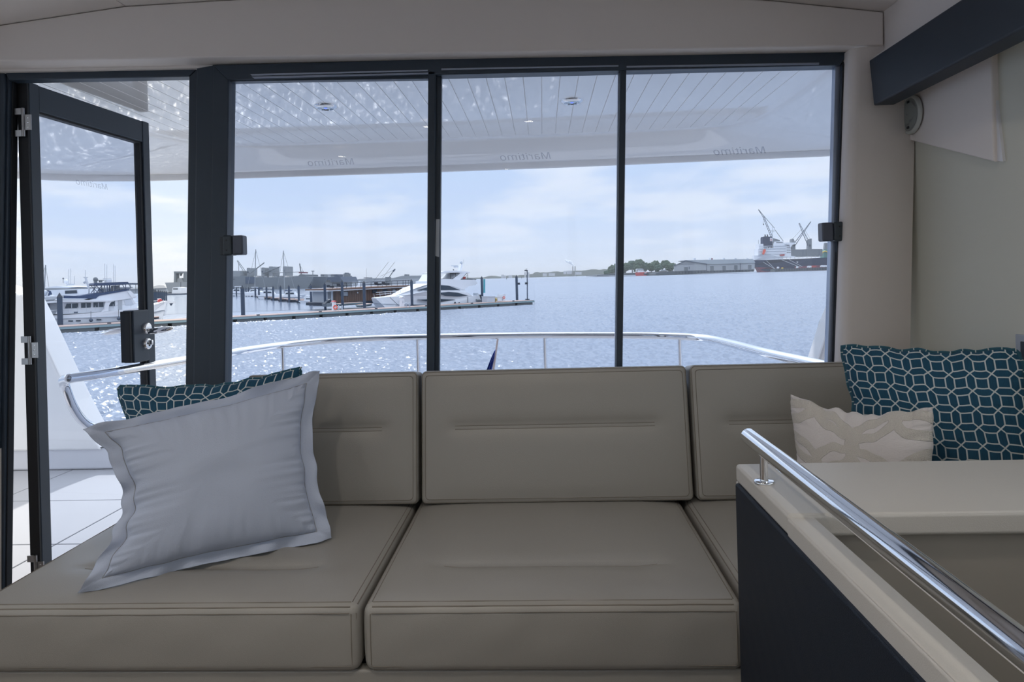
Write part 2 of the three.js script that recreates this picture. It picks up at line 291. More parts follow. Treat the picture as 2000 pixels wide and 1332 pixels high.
// =====================================================================  window frame, panes, door
{
  const w = structGroup('window_1', 'wide dark framed aft window of three panes', 'window');
  const bar = (name, q, Z, d, b = 0.004, m = mat.alu, p = w) => mesh(name, pxPrism(q, Z, d, b), m, p);
  bar('frame_head', [[416, 127], [1665, 93.5], [1642, 127], [445, 156]], 2.5, 0.06);
  bar('frame_jamb', [[1665, 93.5], [1640, 800], [1626, 800], [1645, 126]], 2.5, 0.06);
  bar('frame_jamb', [[416, 127], [447, 156], [438, 800], [408, 800]], 2.5, 0.06);
  bar('frame_sill', [[430, 780], [1640, 752], [1640, 772], [430, 800]], 2.5, 0.06);
  bar('jamb_track', [[1645, 124], [1626, 800], [1614, 800], [1632, 124]], 2.515, 0.03, 0.002, mat.anod);
  bar('jamb_gasket', [[1649.5, 124], [1630, 800], [1626.5, 800], [1646, 124]], 2.497, 0.02, 0.0005, mat.rubber);
  bar('jamb_track', [[447, 150], [439, 800], [434, 800], [442, 150]], 2.505, 0.03, 0.001, mat.anod);
  bar('head_track', [[488, 144.5], [836, 136], [836, 139], [492, 148]], 2.493, 0.012, 0.0005, mat.anod);
  bar('head_track', [[491, 149.5], [836, 141.5], [836, 144.5], [496, 153]], 2.496, 0.012, 0.0005, mat.anod);
  bar('head_track', [[862, 133.5], [1208, 127], [1208, 130], [862, 137]], 2.496, 0.012, 0.0005, mat.anod);
  bar('head_track', [[1224, 128.5], [1600, 122], [1600, 126], [1224, 132]], 2.496, 0.012, 0.0005, mat.anod);
  // panes sit in their sashes
  const pane = (q, Z) => mesh('pane', pxPrism(q, Z, 0.006), mat.glass, w);
  bar('sash_rail', [[444, 150], [838, 142], [838, 153.5], [447, 159]], 2.51, 0.03, 0.002);
  bar('sash_rail', [[856, 139], [1210, 130], [1210, 138], [858, 147.5]], 2.53, 0.03, 0.002);
  bar('sash_rail', [[1220, 128], [1640, 122], [1636, 127.5], [1220, 135]], 2.51, 0.03, 0.002);
  bar('mullion', [[836, 139], [850.5, 139], [847, 800], [832.5, 800]], 2.5, 0.03, 0.003);
  bar('sash_stile', [[850, 139], [862, 139], [857, 800], [846, 800]], 2.52, 0.03, 0.003);
  bar('sash_stile', [[1207.5, 130], [1211.5, 130], [1204, 800], [1200, 800]], 2.53, 0.02, 0.0008, mat.anod);
  bar('mullion', [[1211, 128], [1223.5, 128], [1215, 800], [1202.5, 800]], 2.505, 0.035, 0.003);
  pane([[444, 152], [840, 146], [838, 790], [438, 790]], 2.525);
  pane([[854, 142], [1212, 132], [1204, 790], [850, 790]], 2.545);
  pane([[1218, 131], [1640, 125], [1624, 790], [1210, 790]], 2.525);
  bar('glass_label', [[851.5, 428], [858.5, 428], [857.5, 502], [850, 500]], 2.518, 0.0015, 0.0002, M(0.5, 0.55, 0.62, 0.5));
  // latches
  for (const [q, lab, sx] of [[[437, 460, 476, 498], 'dark grey plastic latch on the left window jamb', 1], [[1645, 433, 1605, 472], 'dark grey plastic latch on the right window jamb', -1]]) {
    const l = thing('window_latch', lab, 'latch');
    const a = atZ(q[0], q[1], 2.48), b = atZ(q[2], q[3], 2.48), x0 = Math.min(a.x, b.x), x1 = Math.max(a.x, b.x), xm = lerp(a.x, b.x, 0.45);
    mesh('housing', box(Math.min(a.x, xm), Math.max(a.x, xm), b.y, a.y, -2.52, -2.468, 0.006), M(0.03, 0.042, 0.055, 0.4), l);
    mesh('thumb_grip', box(Math.min(xm, b.x), Math.max(xm, b.x), b.y + 0.001, a.y - 0.001, -2.515, -2.472, 0.006), M(0.075, 0.085, 0.12, 0.35), l);
    mesh('keeper', box(a.x - sx * 0.02, a.x + sx * 0.004, b.y + 0.003, a.y - 0.003, -2.505, -2.49, 0.002), M(0.022, 0.03, 0.04, 0.45), l);
    for (const t of [0.25, 0.75]) mesh('screw', lathe([[0, 0.001], [0.0026, 0.001], [0.003, 0]], new V3(lerp(a.x, b.x, 0.2), lerp(b.y, a.y, t), -2.468), new V3(0, 0, 1), 12), mat.rubber, l);
  }
  // mirrored lettering on the outside of each pane
  const font = await new FontLoader().loadAsync('fonts/droid/droid_sans_regular.typeface.json');
  const lettering = (p, width, place) => {
    const g = new TextGeometry('Maritimo', { font, size: 1, depth: 0.02, curveSegments: 5 });
    g.computeBoundingBox(); const bb = g.boundingBox, s = width / (bb.max.x - bb.min.x);
    g.translate(-(bb.min.x + bb.max.x) / 2, -0.3, 0);
    g.applyMatrix4(new THREE.Matrix4().set(1, 0.2, 0, 0, 0, 1, 0, 0, 0, 0, 1, 0, 0, 0, 0, 1));
    g.scale(s, s * 0.74, s * 0.1); place(g); mesh('lettering', g, mat.etch, p).userData.label = 'etched mirrored lettering';
  };
  for (const [px, py, wpx, Z] of [[646, 319, 92, 2.525], [1026, 308, 98, 2.545], [1444, 297, 98, 2.525]]) {
    const c = atZ(px, py, Z + 0.0068); lettering(w, wpx * Z / 1340, (g) => { g.rotateY(Math.PI); g.translate(c.x, c.y, c.z); });
  }

  // ---- door in the left of the bulkhead
  const fr = structGroup('door_1', 'dark aluminium frame of the saloon door', 'door frame');
  const fb = (name, q, Z, d, b = 0.004, m = mat.alu) => mesh(name, pxPrism(q, Z, d, b), m, fr);
  fb('frame_head', [[-20, 136], [418, 128], [418, 134], [384, 134.5], [369, 149.5], [17, 156.5], [9, 140]], 2.54, 0.05);
  fb('frame_jamb', [[-14, 137], [9, 137], [-10, 1420], [-34, 1420]], 2.54, 0.05);
  fb('jamb_stop', [[9, 140], [18, 156], [2, 1420], [-10, 1420]], 2.552, 0.035, 0.003, mat.alu);
  fb('jamb_seal', [[18, 156], [25, 156], [9, 1420], [2, 1420]], 2.565, 0.03, 0.002, mat.rubber);
  fb('frame_post', [[384, 133], [418, 127], [440, 156], [431, 1420], [370, 1420]], 2.51, 0.07, 0.004, mat.alu);
  fb('frame_jamb', [[369, 149.5], [386, 134], [372, 1420], [354, 1420]], 2.535, 0.05, 0.004, mat.alu);
  // open leaf
  const lf = thing('door_leaf', 'open glazed door leaf with dark frame swung out over the cockpit', 'door');
  const H0 = atZ(58, 160, 2.6), topY = H0.y, E = (() => { let best; for (let Z = 3; Z < 3.7; Z += 0.005) { const p = atZ(291, 240, Z); if (!best || Math.abs(p.y - topY) < Math.abs(best.y - topY)) best = p; } return best; })();
  const dir = new V3(E.x - H0.x, 0, E.z - H0.z), L = dir.length(); dir.normalize();
  const nrm = new V3(-dir.z, 0, dir.x); if (nrm.x < 0) nrm.negate();          // towards the middle of the boat
  const put = (g) => g.applyMatrix4(new THREE.Matrix4().makeBasis(dir, new V3(0, 1, 0), new V3().crossVectors(dir, new V3(0, 1, 0))).setPosition(H0.x, 0, H0.z));
  const zs = Math.sign(new V3().crossVectors(dir, new V3(0, 1, 0)).dot(nrm));   // local z sign that faces inboard
  const lb = (name, x0, x1, y0, y1, z0, z1, m = mat.alu, r = 0.004) => mesh(name, put(box(x0, x1, y0, y1, z0 * zs, z1 * zs, r)), m, lf);
  const T = 0.045, bot = -0.04;
  lb('stile', -0.005, 0.045, bot, topY, -T, 0);
  lb('hinge_edge', -0.013, -0.004, bot, topY, -T, -0.002, mat.rubber, 0.002);
  lb('top_rail', 0.045, L - 0.05, topY - 0.105, topY - 0.002, -T, -0.002);
  lb('bottom_rail', 0.045, L - 0.05, bot, bot + 0.055, -T, -0.002);
  lb('stile', L - 0.05, L, bot, topY, -T, 0);
  lb('glazing_bead', 0.045, L - 0.05, topY - 0.113, topY - 0.105, -T + 0.006, -0.008, mat.rubber, 0.001);
  lb('glazing_bead', L - 0.066, L - 0.05, bot + 0.055, topY - 0.105, -T + 0.006, -0.008, mat.rubber, 0.001);
  mesh('pane', put(box(0.04, L - 0.045, bot + 0.05, topY - 0.1, -0.026 * zs, -0.02 * zs)), mat.glass, lf);
  // lettering on the outside of the leaf
  const hit = (px, py) => { const d = ray(px, py), o = new V3(H0.x, 0, H0.z).addScaledVector(nrm, -0.027); return along(d, o.clone().sub(eye).dot(nrm) / d.dot(nrm)); };
  const c0 = hit(180, 362), wl = Math.abs(hit(149, 356).clone().sub(hit(210, 366)).dot(dir));
  lettering(lf, wl, (g) => { g.applyMatrix4(new THREE.Matrix4().makeBasis(dir.clone().negate(), new V3(0, 1, 0), nrm.clone().negate())); g.translate(c0.x, c0.y, c0.z); });
  // lock case with lever and cylinder
  const yl = (() => { const d = hit(256, 606), e = hit(256, 708); return [e.y, d.y]; })();
  const lk = mesh('lock_case', put(box(L - 0.175, L - 0.062, yl[0], yl[1], -T * zs, 0.012 * zs, 0.006)), mat.alu, lf);
  mesh('case_side', put(box(L - 0.19, L - 0.174, yl[0] + 0.004, yl[1] - 0.004, -T * zs, 0.004 * zs, 0.003)), mat.rubber, lk);
  const ph = new V3(H0.x, 0, H0.z).addScaledVector(dir, L - 0.085), yh = hit(266, 642).y, yc = hit(270, 672).y;
  const rose = (y, p) => mesh('rose', lathe([[0, 0.016], [0.021, 0.016], [0.026, 0.013], [0.028, 0]], ph.clone().setY(y).addScaledVector(nrm, 0.012), nrm, 32), mat.chrome, p);
  rose(yh, lk); const ry = rose(yc, lk); ry.name = 'cylinder_rose';
  const a = ph.clone().setY(yh - 0.012).addScaledVector(nrm, 0.045), lever = new THREE.SphereGeometry(1, 24, 16); lever.scale(0.075, 0.014, 0.012); lever.rotateZ(0.12);
  lever.applyMatrix4(new THREE.Matrix4().makeBasis(new V3(1, 0, 0), new V3(0, 1, 0), new V3(0, 0, 1))); lever.translate(a.x + 0.03, a.y, a.z);
  mesh('lever', merge([lever, rod(ph.clone().setY(yh - 0.006).addScaledVector(nrm, 0.01), ph.clone().setY(yh - 0.012).addScaledVector(nrm, 0.047), 0.01, 16)]), mat.chrome, lk);
  const lever2 = new THREE.SphereGeometry(1, 24, 16); lever2.scale(0.075, 0.014, 0.012); lever2.rotateZ(0.14); const a2 = ph.clone().setY(yh - 0.012).addScaledVector(nrm, -0.13); lever2.translate(a2.x - 0.02, a2.y, a2.z);
  mesh('outer_lever', merge([lever2, rod(ph.clone().setY(yh - 0.012).addScaledVector(nrm, -0.04), ph.clone().setY(yh - 0.012).addScaledVector(nrm, -0.13), 0.009, 16)]), mat.chrome, lk);
  mesh('thumb_turn', box(ph.x + 0.028, ph.x + 0.045, yc - 0.004, yc + 0.018, ph.z - 0.004, ph.z + 0.01, 0.003), mat.chrome, lk);
  mesh('keyway', put(box(L - 0.09, L - 0.08, yc - 0.012, yc + 0.004, 0.027 * zs, 0.0295 * zs)), mat.rubber, lk);
  // three hinges
  const hingeSteel = M(0.42, 0.42, 0.43, 0.32, { metalness: 1 });
  for (const y of [atZ(30, 240, 2.58).y, atZ(20, 685, 2.58).y, atZ(12, 1112, 2.58).y]) {
    const x = H0.x - 0.012, z = H0.z + 0.025;
    const h = mesh('hinge', merge([rod(new V3(x, y - 0.055, z), new V3(x, y + 0.055, z), 0.006, 16), box(x, x + 0.03, y - 0.03, y + 0.03, z - 0.006, z - 0.001, 0.001), box(x - 0.032, x, y + 0.03, y + 0.055, z - 0.003, z + 0.003, 0.001), box(x - 0.032, x, y - 0.055, y - 0.03, z - 0.003, z + 0.003, 0.001)]), hingeSteel, lf);
    for (const dy of [-0.018, 0, 0.018]) mesh('screw', lathe([[0, 0.0012], [0.0028, 0.001], [0.0036, 0]], new V3(x + 0.018, y + dy, z - 0.001), new V3(0, 0, 1), 12), mat.chrome, h);
  }
}

// =====================================================================  sofa
const SEAT = 0.45;
{
  const base = thing('sofa_base', 'beige upholstered plinth under the sofa seat cushions', 'sofa');
  mesh('front_board', box(-1.41, 1.3, 0.0, 0.292, -1.62, -1.585, 0.006), mat.leather, base);
  mesh('seat_deck', box(-1.41, 1.3, 0.2, 0.288, -2.48, -1.62), mat.navyMatt, base);
  mesh('end_board', box(-1.425, -1.405, 0.0, 0.29, -2.45, -1.6, 0.005), mat.leather, base);

  const seam = (pts, r, p, name = 'seam') => { const g = []; for (let i = 0; i < pts.length - 1; i++) g.push(rod(pts[i], pts[i + 1], r, 6)); return mesh(name, merge(g), mat.thread, p); };
  // seat cushions: front top edge at y 0.45
  const seats = [[-1.4, -0.45, 'left seat cushion of beige leather, under the white pillow'], [-0.438, 0.432, 'middle seat cushion of beige leather'], [0.446, 1.29, 'right seat cushion of beige leather, half hidden by the counter']];
  for (const [x0, x1, lab] of seats) {
    const w = x1 - x0, h = 0.158, z0 = -1.572, z1 = -2.44, d = z0 - z1, cx = (x0 + x1) / 2, cy = SEAT - h / 2, cz = (z0 + z1) / 2;
    const tuft = -1.775 - cz, top = (x, z) => {
      const u = x / (w / 2), v = z / (d / 2), puff = 0.014 * (1 - u ** 4) * (1 - v ** 4);
      const win = sst(w / 2 - Math.abs(x), 0.1, 0.22), pit = Math.exp(-(((z - tuft) / 0.028) ** 2)) * 0.6 + Math.exp(-(((z - tuft) / 0.008) ** 2)) * 0.4;
      return puff - 0.013 * win * pit + 0.0025 * n2(x * 3 + cx * 7, z * 3);
    };
    const t = thing('seat_cushion', lab, 'cushion', 'sofa seat cushions');
    const g = block(w, h, d, 0.022, 0.014, (p) => {
      const hy = clamp((p.y + h / 2) / h, 0, 1), keep = p.y > 0 ? Math.pow(hy, 3) : 0;
      const rim = sst(w / 2 - Math.abs(p.x), 0, 0.05) * sst(d / 2 - Math.abs(p.z), 0, 0.05);
      p.y += top(p.x, p.z) * keep * rim;
      p.z += 0.006 * (1 - (2 * hy - 1) ** 2) * (p.z > 0 ? 1 : -1) * (1 - (p.x / (w / 2)) ** 6) + (p.z > 0 ? 0.0015 * n2(p.x * 5 + cx, p.y * 9) : 0);
      p.x += 0.004 * (1 - (2 * hy - 1) ** 2) * Math.sign(p.x) * (Math.abs(p.x) > w / 2 - 0.03 ? 1 : 0);
    });
    g.translate(cx, cy, cz); mesh('cover', g, mat.leather, t);
    const e = 0.0012, wob = (x, k) => 0.0012 * n2(x * 6 + k * 9, cx * 3 + k);
    const line = (f, n = 40) => Array.from({ length: n + 1 }, (_, i) => f(i / n));
    // pairs of seams along the front top edge, side top edges, front corners and lower edge
    const ang = (a) => [0.022 * Math.sin(a), 0.022 * Math.cos(a)];                     // forward, up on the rounded edge
    for (const [k, a] of [[0, 0.2], [1, 0.8], [2, 1.38]]) {
      const [f, u] = ang(a);
      seam(line((s) => new V3(lerp(x0 + 0.02, x1 - 0.02, s), SEAT - 0.022 + u + e * 0.2 + wob(s * w, k) * 0.4, z0 - 0.022 + f + (k === 2 ? 0.003 : 0))), k === 1 ? 0.0017 : 0.0011, t);
      for (const sx of [-1, 1]) seam(line((s) => new V3((sx < 0 ? x0 + 0.022 - f : x1 - 0.022 + f), SEAT - 0.022 + u + e * 0.2, lerp(z0 - 0.02, z1 + 0.02, s)), 30), k === 1 ? 0.0017 : 0.0011, t);
    }
    for (const sx of [-1, 1]) for (const a of [0.25, 0.8]) { const [f, u] = ang(a); seam(line((s) => new V3(sx < 0 ? x0 + 0.022 - f : x1 - 0.022 + f, lerp(SEAT - 0.02, SEAT - h + 0.02, s), z0 - 0.022 + u + 0.0005 + 0.006 * (1 - (2 * s - 1) ** 2) * 0.4), 12), 0.0012, t); }
    for (const a of [1.3, 0.7]) { const [f, u] = ang(a); seam(line((s) => new V3(lerp(x0 + 0.02, x1 - 0.02, s), SEAT - h + 0.022 - u, z0 - 0.022 + f + 0.001)), 0.0012, t); }
    mesh('tuft_seam', merge(line((s) => { const x = lerp(-w / 2 + 0.16, w / 2 - 0.16, s); return new V3(x + cx, SEAT + top(x, tuft) + 0.0002, tuft + cz); }, 24).reduce((a, p, i, l) => (i && a.push(rod(l[i - 1], p, 0.0013, 6)), a), [])), mat.thread, t);
  }
  // back cushions
  const backs = [[-1.02, -0.43, -0.56, 'left back cushion of beige leather behind the white pillow'], [-0.42, 0.468, 0.85, 'wide middle back cushion of beige leather'], [0.478, 1.29, 0.85, 'right back cushion of beige leather behind the cream pillow']];
  for (const [x0, x1, , lab] of backs) {
    const w = x1 - x0, h = 0.435, d = 0.12, tilt = 0.15, t = thing('back_cushion', lab, 'cushion', 'sofa back cushions');
    const m = new THREE.Matrix4().makeRotationX(-tilt).setPosition((x0 + x1) / 2, SEAT + 0.013, -2.232);
    const gy = 0.248, gw = w / 2 - (w > 0.7 ? 0.115 : 0.12);
    const face = (x, y) => {
      const win = sst(gw + 0.05 - Math.abs(x), 0, 0.07), pit = Math.exp(-(((y - gy) / 0.03) ** 2)) * 0.55 + Math.exp(-(((y - gy) / 0.009) ** 2)) * 0.45;
      return 0.012 * (1 - (x / (w / 2)) ** 4) * (1 - ((y - h / 2) / (h / 2)) ** 4) - 0.011 * win * pit;
    };
    const g = block(w, h, d, 0.018, 0.014, (p) => { if (p.z > 0) { const rim = sst(w / 2 - Math.abs(p.x), 0, 0.05) * sst(h / 2 - Math.abs(p.y), 0, 0.05); p.z += face(p.x, p.y + h / 2) * rim; } });
    g.translate(0, h / 2, -d / 2); g.applyMatrix4(m); mesh('cover', g, mat.leather, t);
    const pt = (x, y, z) => new V3(x, y, z).applyMatrix4(m);
    const loop = (i, z, r) => { const a = w / 2 - i, c = 0.012, pts = []; for (const [sx, sy, q] of [[1, 1, 0], [-1, 1, 1], [-1, -1, 2], [1, -1, 3]]) for (let k = 0; k <= 4; k++) { const an = (q + k / 4) * Math.PI / 2; pts.push(pt(sx * (a - c) + c * Math.cos(an), h / 2 + sy * (h / 2 - i - c) + c * Math.sin(an), z)); } pts.push(pts[0]); const gs = []; for (let k = 0; k < pts.length - 1; k++) gs.push(rod(pts[k], pts[k + 1], r, 6)); mesh('seam', merge(gs), mat.thread, t); };
    loop(0.016, 0.0004, 0.0012); loop(0.0055, -0.0052, 0.0016);
    // sewn welt across the face
    const strip = [], strip2 = [];
    for (let i = 0; i <= 40; i++) { const x = lerp(-gw, gw, i / 40); strip.push(pt(x, gy - 0.004, face(x, gy) + 0.0012)); strip2.push(x); }
    const wg = []; for (const dy of [-0.0075, 0.0035]) { const l = strip2.map((x) => pt(x, gy + dy, face(x, gy + dy) + 0.0006)); for (let i = 0; i < 40; i++) wg.push(rod(l[i], l[i + 1], 0.0011, 6)); }
    mesh('welt_stitching', merge(wg), mat.thread, t);
    mesh('welt', loft([-0.0065, -0.004, 0, 0.0025].map((dy, k) => strip2.map((x) => pt(x, gy + dy, face(x, gy + dy) + [0.0003, 0.0022, 0.0022, 0.0003][k])))), mat.leather, t);
  }
}

// =====================================================================  scatter cushions
// one cushion from four corner points (bottom left, bottom right, top right, top left), bulging to both sides
function pillowGeo(c, T, o = {}) {
  const [bl, br, tr, tl] = c, n = o.n ?? 72, fl = o.flange ?? 0, s = o.seed ?? 0, pin = o.pinch ?? [0.06, 0.06, 0.05, 0.05];   // left, right, bottom, top
  const W = (bl.distanceTo(br) + tl.distanceTo(tr)) / 2, H = (bl.distanceTo(tl) + br.distanceTo(tr)) / 2;
  const N = new V3().crossVectors(br.clone().add(tr).sub(bl).sub(tl), tl.clone().add(tr).sub(bl).sub(br)).normalize();
  const core = 1 - fl;
  const at = (u, v, side) => {
    let a = (u + 1) / 2, b = (v + 1) / 2;
    const eu = 1 - v * v, ev = 1 - u * u;
    const wl = 1 + (o.wave ?? 0.25) * n2(v * 2.6 + s, 3 + s), wr = 1 + (o.wave ?? 0.25) * n2(v * 2.6 + s, 8 + s);
    a = a + pin[0] * eu * wl * (1 - a) ** 1.5 - pin[1] * eu * wr * a ** 1.5;
    b = b + pin[2] * ev * (1 - b) ** 1.5 * (1 + 0.3 * n2(u * 3 + s, 21)) - pin[3] * ev * b ** 1.5 * (1 + (o.wave ?? 0.25) * n2(u * 3 + s, 14));
    const rd = (o.round ?? 0.03) * (sst(Math.abs(u), 0.8, 1) * sst(Math.abs(v), 0.8, 1)) ** 1.3; a = lerp(a, 0.5, rd); b = lerp(b, 0.5, rd);
    const p = bl.clone().lerp(br, a).lerp(tl.clone().lerp(tr, a), b);
    const cu = clamp(Math.abs(u) / core, 0, 1), cv = clamp(Math.abs(v) / core, 0, 1), inside = Math.abs(u) < core && Math.abs(v) < core;
    let t = 0.004;
    if (inside) {
      t += T * Math.pow((1 - cu ** 2.4) * (1 - cv ** 2.4), o.p ?? 0.5);
      const edge = Math.exp(-(1 - Math.max(cu, cv)) * 5);                       // creases run in from the edges
      const q = Math.abs(u) > Math.abs(v) ? v * 7 + s : u * 7 + s + 30;
      t += edge * (o.crease ?? 0.006) * (n2(q, s) * (1 - Math.max(cu, cv) ** 6) + 0.5 * n2(q * 2.1, s + 5));
      t += (o.lump ?? 0.004) * n2(u * 1.6 + s, v * 1.6) * (1 - cu) * (1 - cv);
    }
    const ripple = fl && !inside ? (o.ripple ?? 0.008) * n2(u * 2.4 + s, v * 2.4 + 3) * Math.max((Math.abs(u) - core) / fl, (Math.abs(v) - core) / fl) : 0;
    return p.addScaledVector(N, (side > 0 ? t : -t * (o.back ?? 0.7)) + ripple);
  };
  const grid = []; for (let i = 0; i <= n; i++) { const x = i / n * 2 - 1; grid.push(Math.sign(x) * (1 - (1 - Math.abs(x)) ** 1.35)); }
  if (fl) { grid.push(core - 1e-3, -core + 1e-3, core + 1e-3, -core - 1e-3); grid.sort((a, b) => a - b); }
  const k = grid.length, pos = [], uv = [], idx = [];
  for (const side of [1, -1]) { const b0 = pos.length / 3; for (const v of grid) for (const u of grid) { const p = at(u, v, side); pos.push(p.x, p.y, p.z); uv.push(u * W / 2, v * H / 2); } for (let j = 0; j < k - 1; j++) for (let i = 0; i < k - 1; i++) { const a = b0 + j * k + i; idx.push(...(side > 0 ? [a, a + 1, a + k + 1, a, a + k + 1, a + k] : [a, a + k + 1, a + 1, a, a + k, a + k + 1])); } }
  const rim = []; for (let i = 0; i < k; i++) rim.push(i); for (let j = 1; j < k; j++) rim.push(j * k + k - 1); for (let i = k - 2; i >= 0; i--) rim.push((k - 1) * k + i); for (let j = k - 2; j >= 1; j--) rim.push(j * k);
  rim.forEach((a, i) => { const b = rim[(i + 1) % rim.length], o2 = k * k; idx.push(a, a + o2, b + o2, a, b + o2, b); });
  const g = new THREE.BufferGeometry(); g.setAttribute('position', new THREE.Float32BufferAttribute(pos, 3)); g.setAttribute('uv', new THREE.Float32BufferAttribute(uv, 2)); g.setIndex(idx); g.computeVertexNormals();
  return { g, at, N, core };
}
const ring = (at, c, side, m = 40) => { const p = []; for (let q = 0; q < 4; q++) for (let i = 0; i < m; i++) { const s = i / m * 2 - 1; p.push(q === 0 ? at(s * c, -c, side) : q === 1 ? at(c, s * c, side) : q === 2 ? at(-s * c, c, side) : at(-c, -s * c, side)); } return p; };
function canvasTex(w, h, draw, srgb = true) { const c = document.createElement('canvas'); c.width = w; c.height = h; draw(c.getContext('2d'), w, h); const t = new THREE.CanvasTexture(c); t.wrapS = t.wrapT = THREE.RepeatWrapping; if (srgb) t.colorSpace = THREE.SRGBColorSpace; return t; }

// teal velvet with a pale lattice of squares and long hexagons
const PER = 0.0485;
const lattice = canvasTex(1024, 1024, (x, w) => {
  x.fillStyle = '#0a4560'; x.fillRect(0, 0, w, w);
  const r = rng(3);
  for (let i = 0; i < 5200; i++) { const l = 30 + r() * 120; x.fillStyle = `rgba(${r() < 0.5 ? '3,34,54' : '20,92,116'},${0.1 + r() * 0.2})`; x.fillRect(r() * w, r() * w, 1 + r() * 2, l); }
  const n = 4, p = w / n, a = p * 0.285;
  x.strokeStyle = '#c3c8c8'; x.lineWidth = p * 0.072; x.lineJoin = 'round';
  for (let i = -1; i <= n; i++) for (let j = -1; j <= n; j++) {
    const cx = (i + 0.5) * p, cy = (j + 0.5) * p; x.strokeRect(cx - a, cy - a, 2 * a, 2 * a);
    for (const [sx, sy] of [[1, 1], [1, -1], [-1, 1], [-1, -1]]) { x.beginPath(); x.moveTo(cx + sx * a, cy + sy * a); x.lineTo(cx + sx * p / 2, cy + sy * p / 2); x.stroke(); }
  }
  x.fillStyle = 'rgba(70,90,95,0.4)'; for (let i = 0; i < w; i += 6) for (let j = (i / 6) % 2 * 3; j < w; j += 6) x.fillRect(i, j, 2, 2);
});
const latticeBump = canvasTex(512, 512, (x, w) => {
  x.fillStyle = '#d0d0d0'; x.fillRect(0, 0, w, w); const n = 4, p = w / n, a = p * 0.285; x.strokeStyle = '#505050'; x.lineWidth = p * 0.08;
  for (let i = -1; i <= n; i++) for (let j = -1; j <= n; j++) { const cx = (i + 0.5) * p, cy = (j + 0.5) * p; x.strokeRect(cx - a, cy - a, 2 * a, 2 * a); for (const [sx, sy] of [[1, 1], [1, -1], [-1, 1], [-1, -1]]) { x.beginPath(); x.moveTo(cx + sx * a, cy + sy * a); x.lineTo(cx + sx * p / 2, cy + sy * p / 2); x.stroke(); } }
}, false);
const tealMat = new THREE.MeshPhysicalMaterial({ map: rep(lattice, PER * 4), bumpMap: rep(latticeBump, PER * 4), bumpScale: 0.0012, roughness: 0.85, sheen: 0.2, sheenColor: new THREE.Color(0.2, 0.45, 0.6), sheenRoughness: 0.4 });
const pipeMat = new THREE.MeshPhysicalMaterial({ color: new THREE.Color().setRGB(0.012, 0.075, 0.11), roughness: 0.8, sheen: 0.4, sheenColor: new THREE.Color(0.25, 0.5, 0.6) });
const paleThread = M(0.45, 0.48, 0.47, 0.9);
function tealPillow(corners, T, o, label) {
  const t = thing('scatter_cushion', label, 'cushion', 'teal lattice scatter cushions'), { g, at } = pillowGeo(corners, T, o);
  mesh('cover', g, tealMat, t);
  const loop = ring((u, v) => at(u, v, 1).lerp(at(u, v, -1), 0.5), 1, 1, 30), curve = new THREE.CatmullRomCurve3(loop, true);
  const pp = mesh('piping', new THREE.TubeGeometry(curve, 200, 0.0062, 8, true), pipeMat, t);
  const marks = []; for (let i = 0; i < 64; i++) { const p = curve.getPointAt(i / 64), d = curve.getTangentAt(i / 64); marks.push(rod(p.clone().addScaledVector(d, -0.0012), p.clone().addScaledVector(d, 0.0012), 0.0067, 10)); }
  mesh('piping_pattern', merge(marks), paleThread, pp);
  return t;
}
{
  // teal cushion behind the white one
  const z = (px, py, Z) => atZ(px, py, Z);
  const TL = z(226, 752, 2.07), TR = z(592, 715, 2.14), BL = new V3(TL.x + 0.14, SEAT + 0.02, -1.98), BR = new V3(TR.x + 0.0, SEAT + 0.02, -2.08);
  tealPillow([BL, BR, TR, TL], 0.1, { seed: 4, pinch: [0.04, 0.05, 0.04, 0.07], crease: 0.006, wave: 0.18, back: 0.6 }, 'teal lattice cushion tucked behind the white pillow');
  // teal cushion in the right corner
  const tl = z(1640, 672, 2.08), tr = z(1992, 680, 1.84), bl = new V3(tl.x - 0.015, SEAT + 0.02, tl.z + 0.15), br = new V3(tr.x + 0.005, SEAT + 0.02, tr.z + 0.12);
  tealPillow([bl, br, tr, tl], 0.075, { seed: 12, pinch: [0.04, 0.015, 0.03, 0.03], crease: 0.009, wave: 0.4, back: 0.25 }, 'large teal lattice cushion standing in the right sofa corner');
}
{
  // white linen pillow with a wide flange
  const BL = atY(141, 1166, SEAT + 0.008), BR = atY(655, 1055, SEAT + 0.012), TL = atZ(154, 836, -BL.z + 0.16), TR = atZ(630, 719, -BR.z + 0.14);
  const weave = noiseTex(512, (u, v, N) => 0.5 + 0.22 * Math.sin(u * 2 * Math.PI * 128) * Math.sin(v * 2 * Math.PI * 128) + 0.22 * tileN(N, u * 1, v, 14) * tileN(N, v, u, 90) + 0.2 * Math.max(0, tileN(N, v, u, 40) - 0.3), 17);
  const linen = M(0.47, 0.525, 0.65, 0.9, { bumpMap: rep(weave, 0.2), bumpScale: 0.0014, sheen: 0.3, sheenColor: new THREE.Color(0.6, 0.6, 0.65) });
  const t = thing('linen_pillow', 'large white linen pillow with a wide flat flange, leaning on the left seat', 'pillow');
  const { g, at, core } = pillowGeo([BL, BR, TR, TL], 0.085, { seed: 2, flange: 0.13, pinch: [0.15, 0.07, 0.02, 0.03], n: 110, p: 0.45, wave: 0.14, crease: 0.01, ripple: 0.026, lump: 0.008, back: 0.6 });
  mesh('cover', g, linen, t);
  const l = ring(at, core + 0.004, 1, 60), gs = []; l.forEach((p, i) => gs.push(rod(p, l[(i + 1) % l.length], 0.0011, 5)));
  mesh('flange_stitching', merge(gs), M(0.3, 0.31, 0.33, 0.9), t);
}
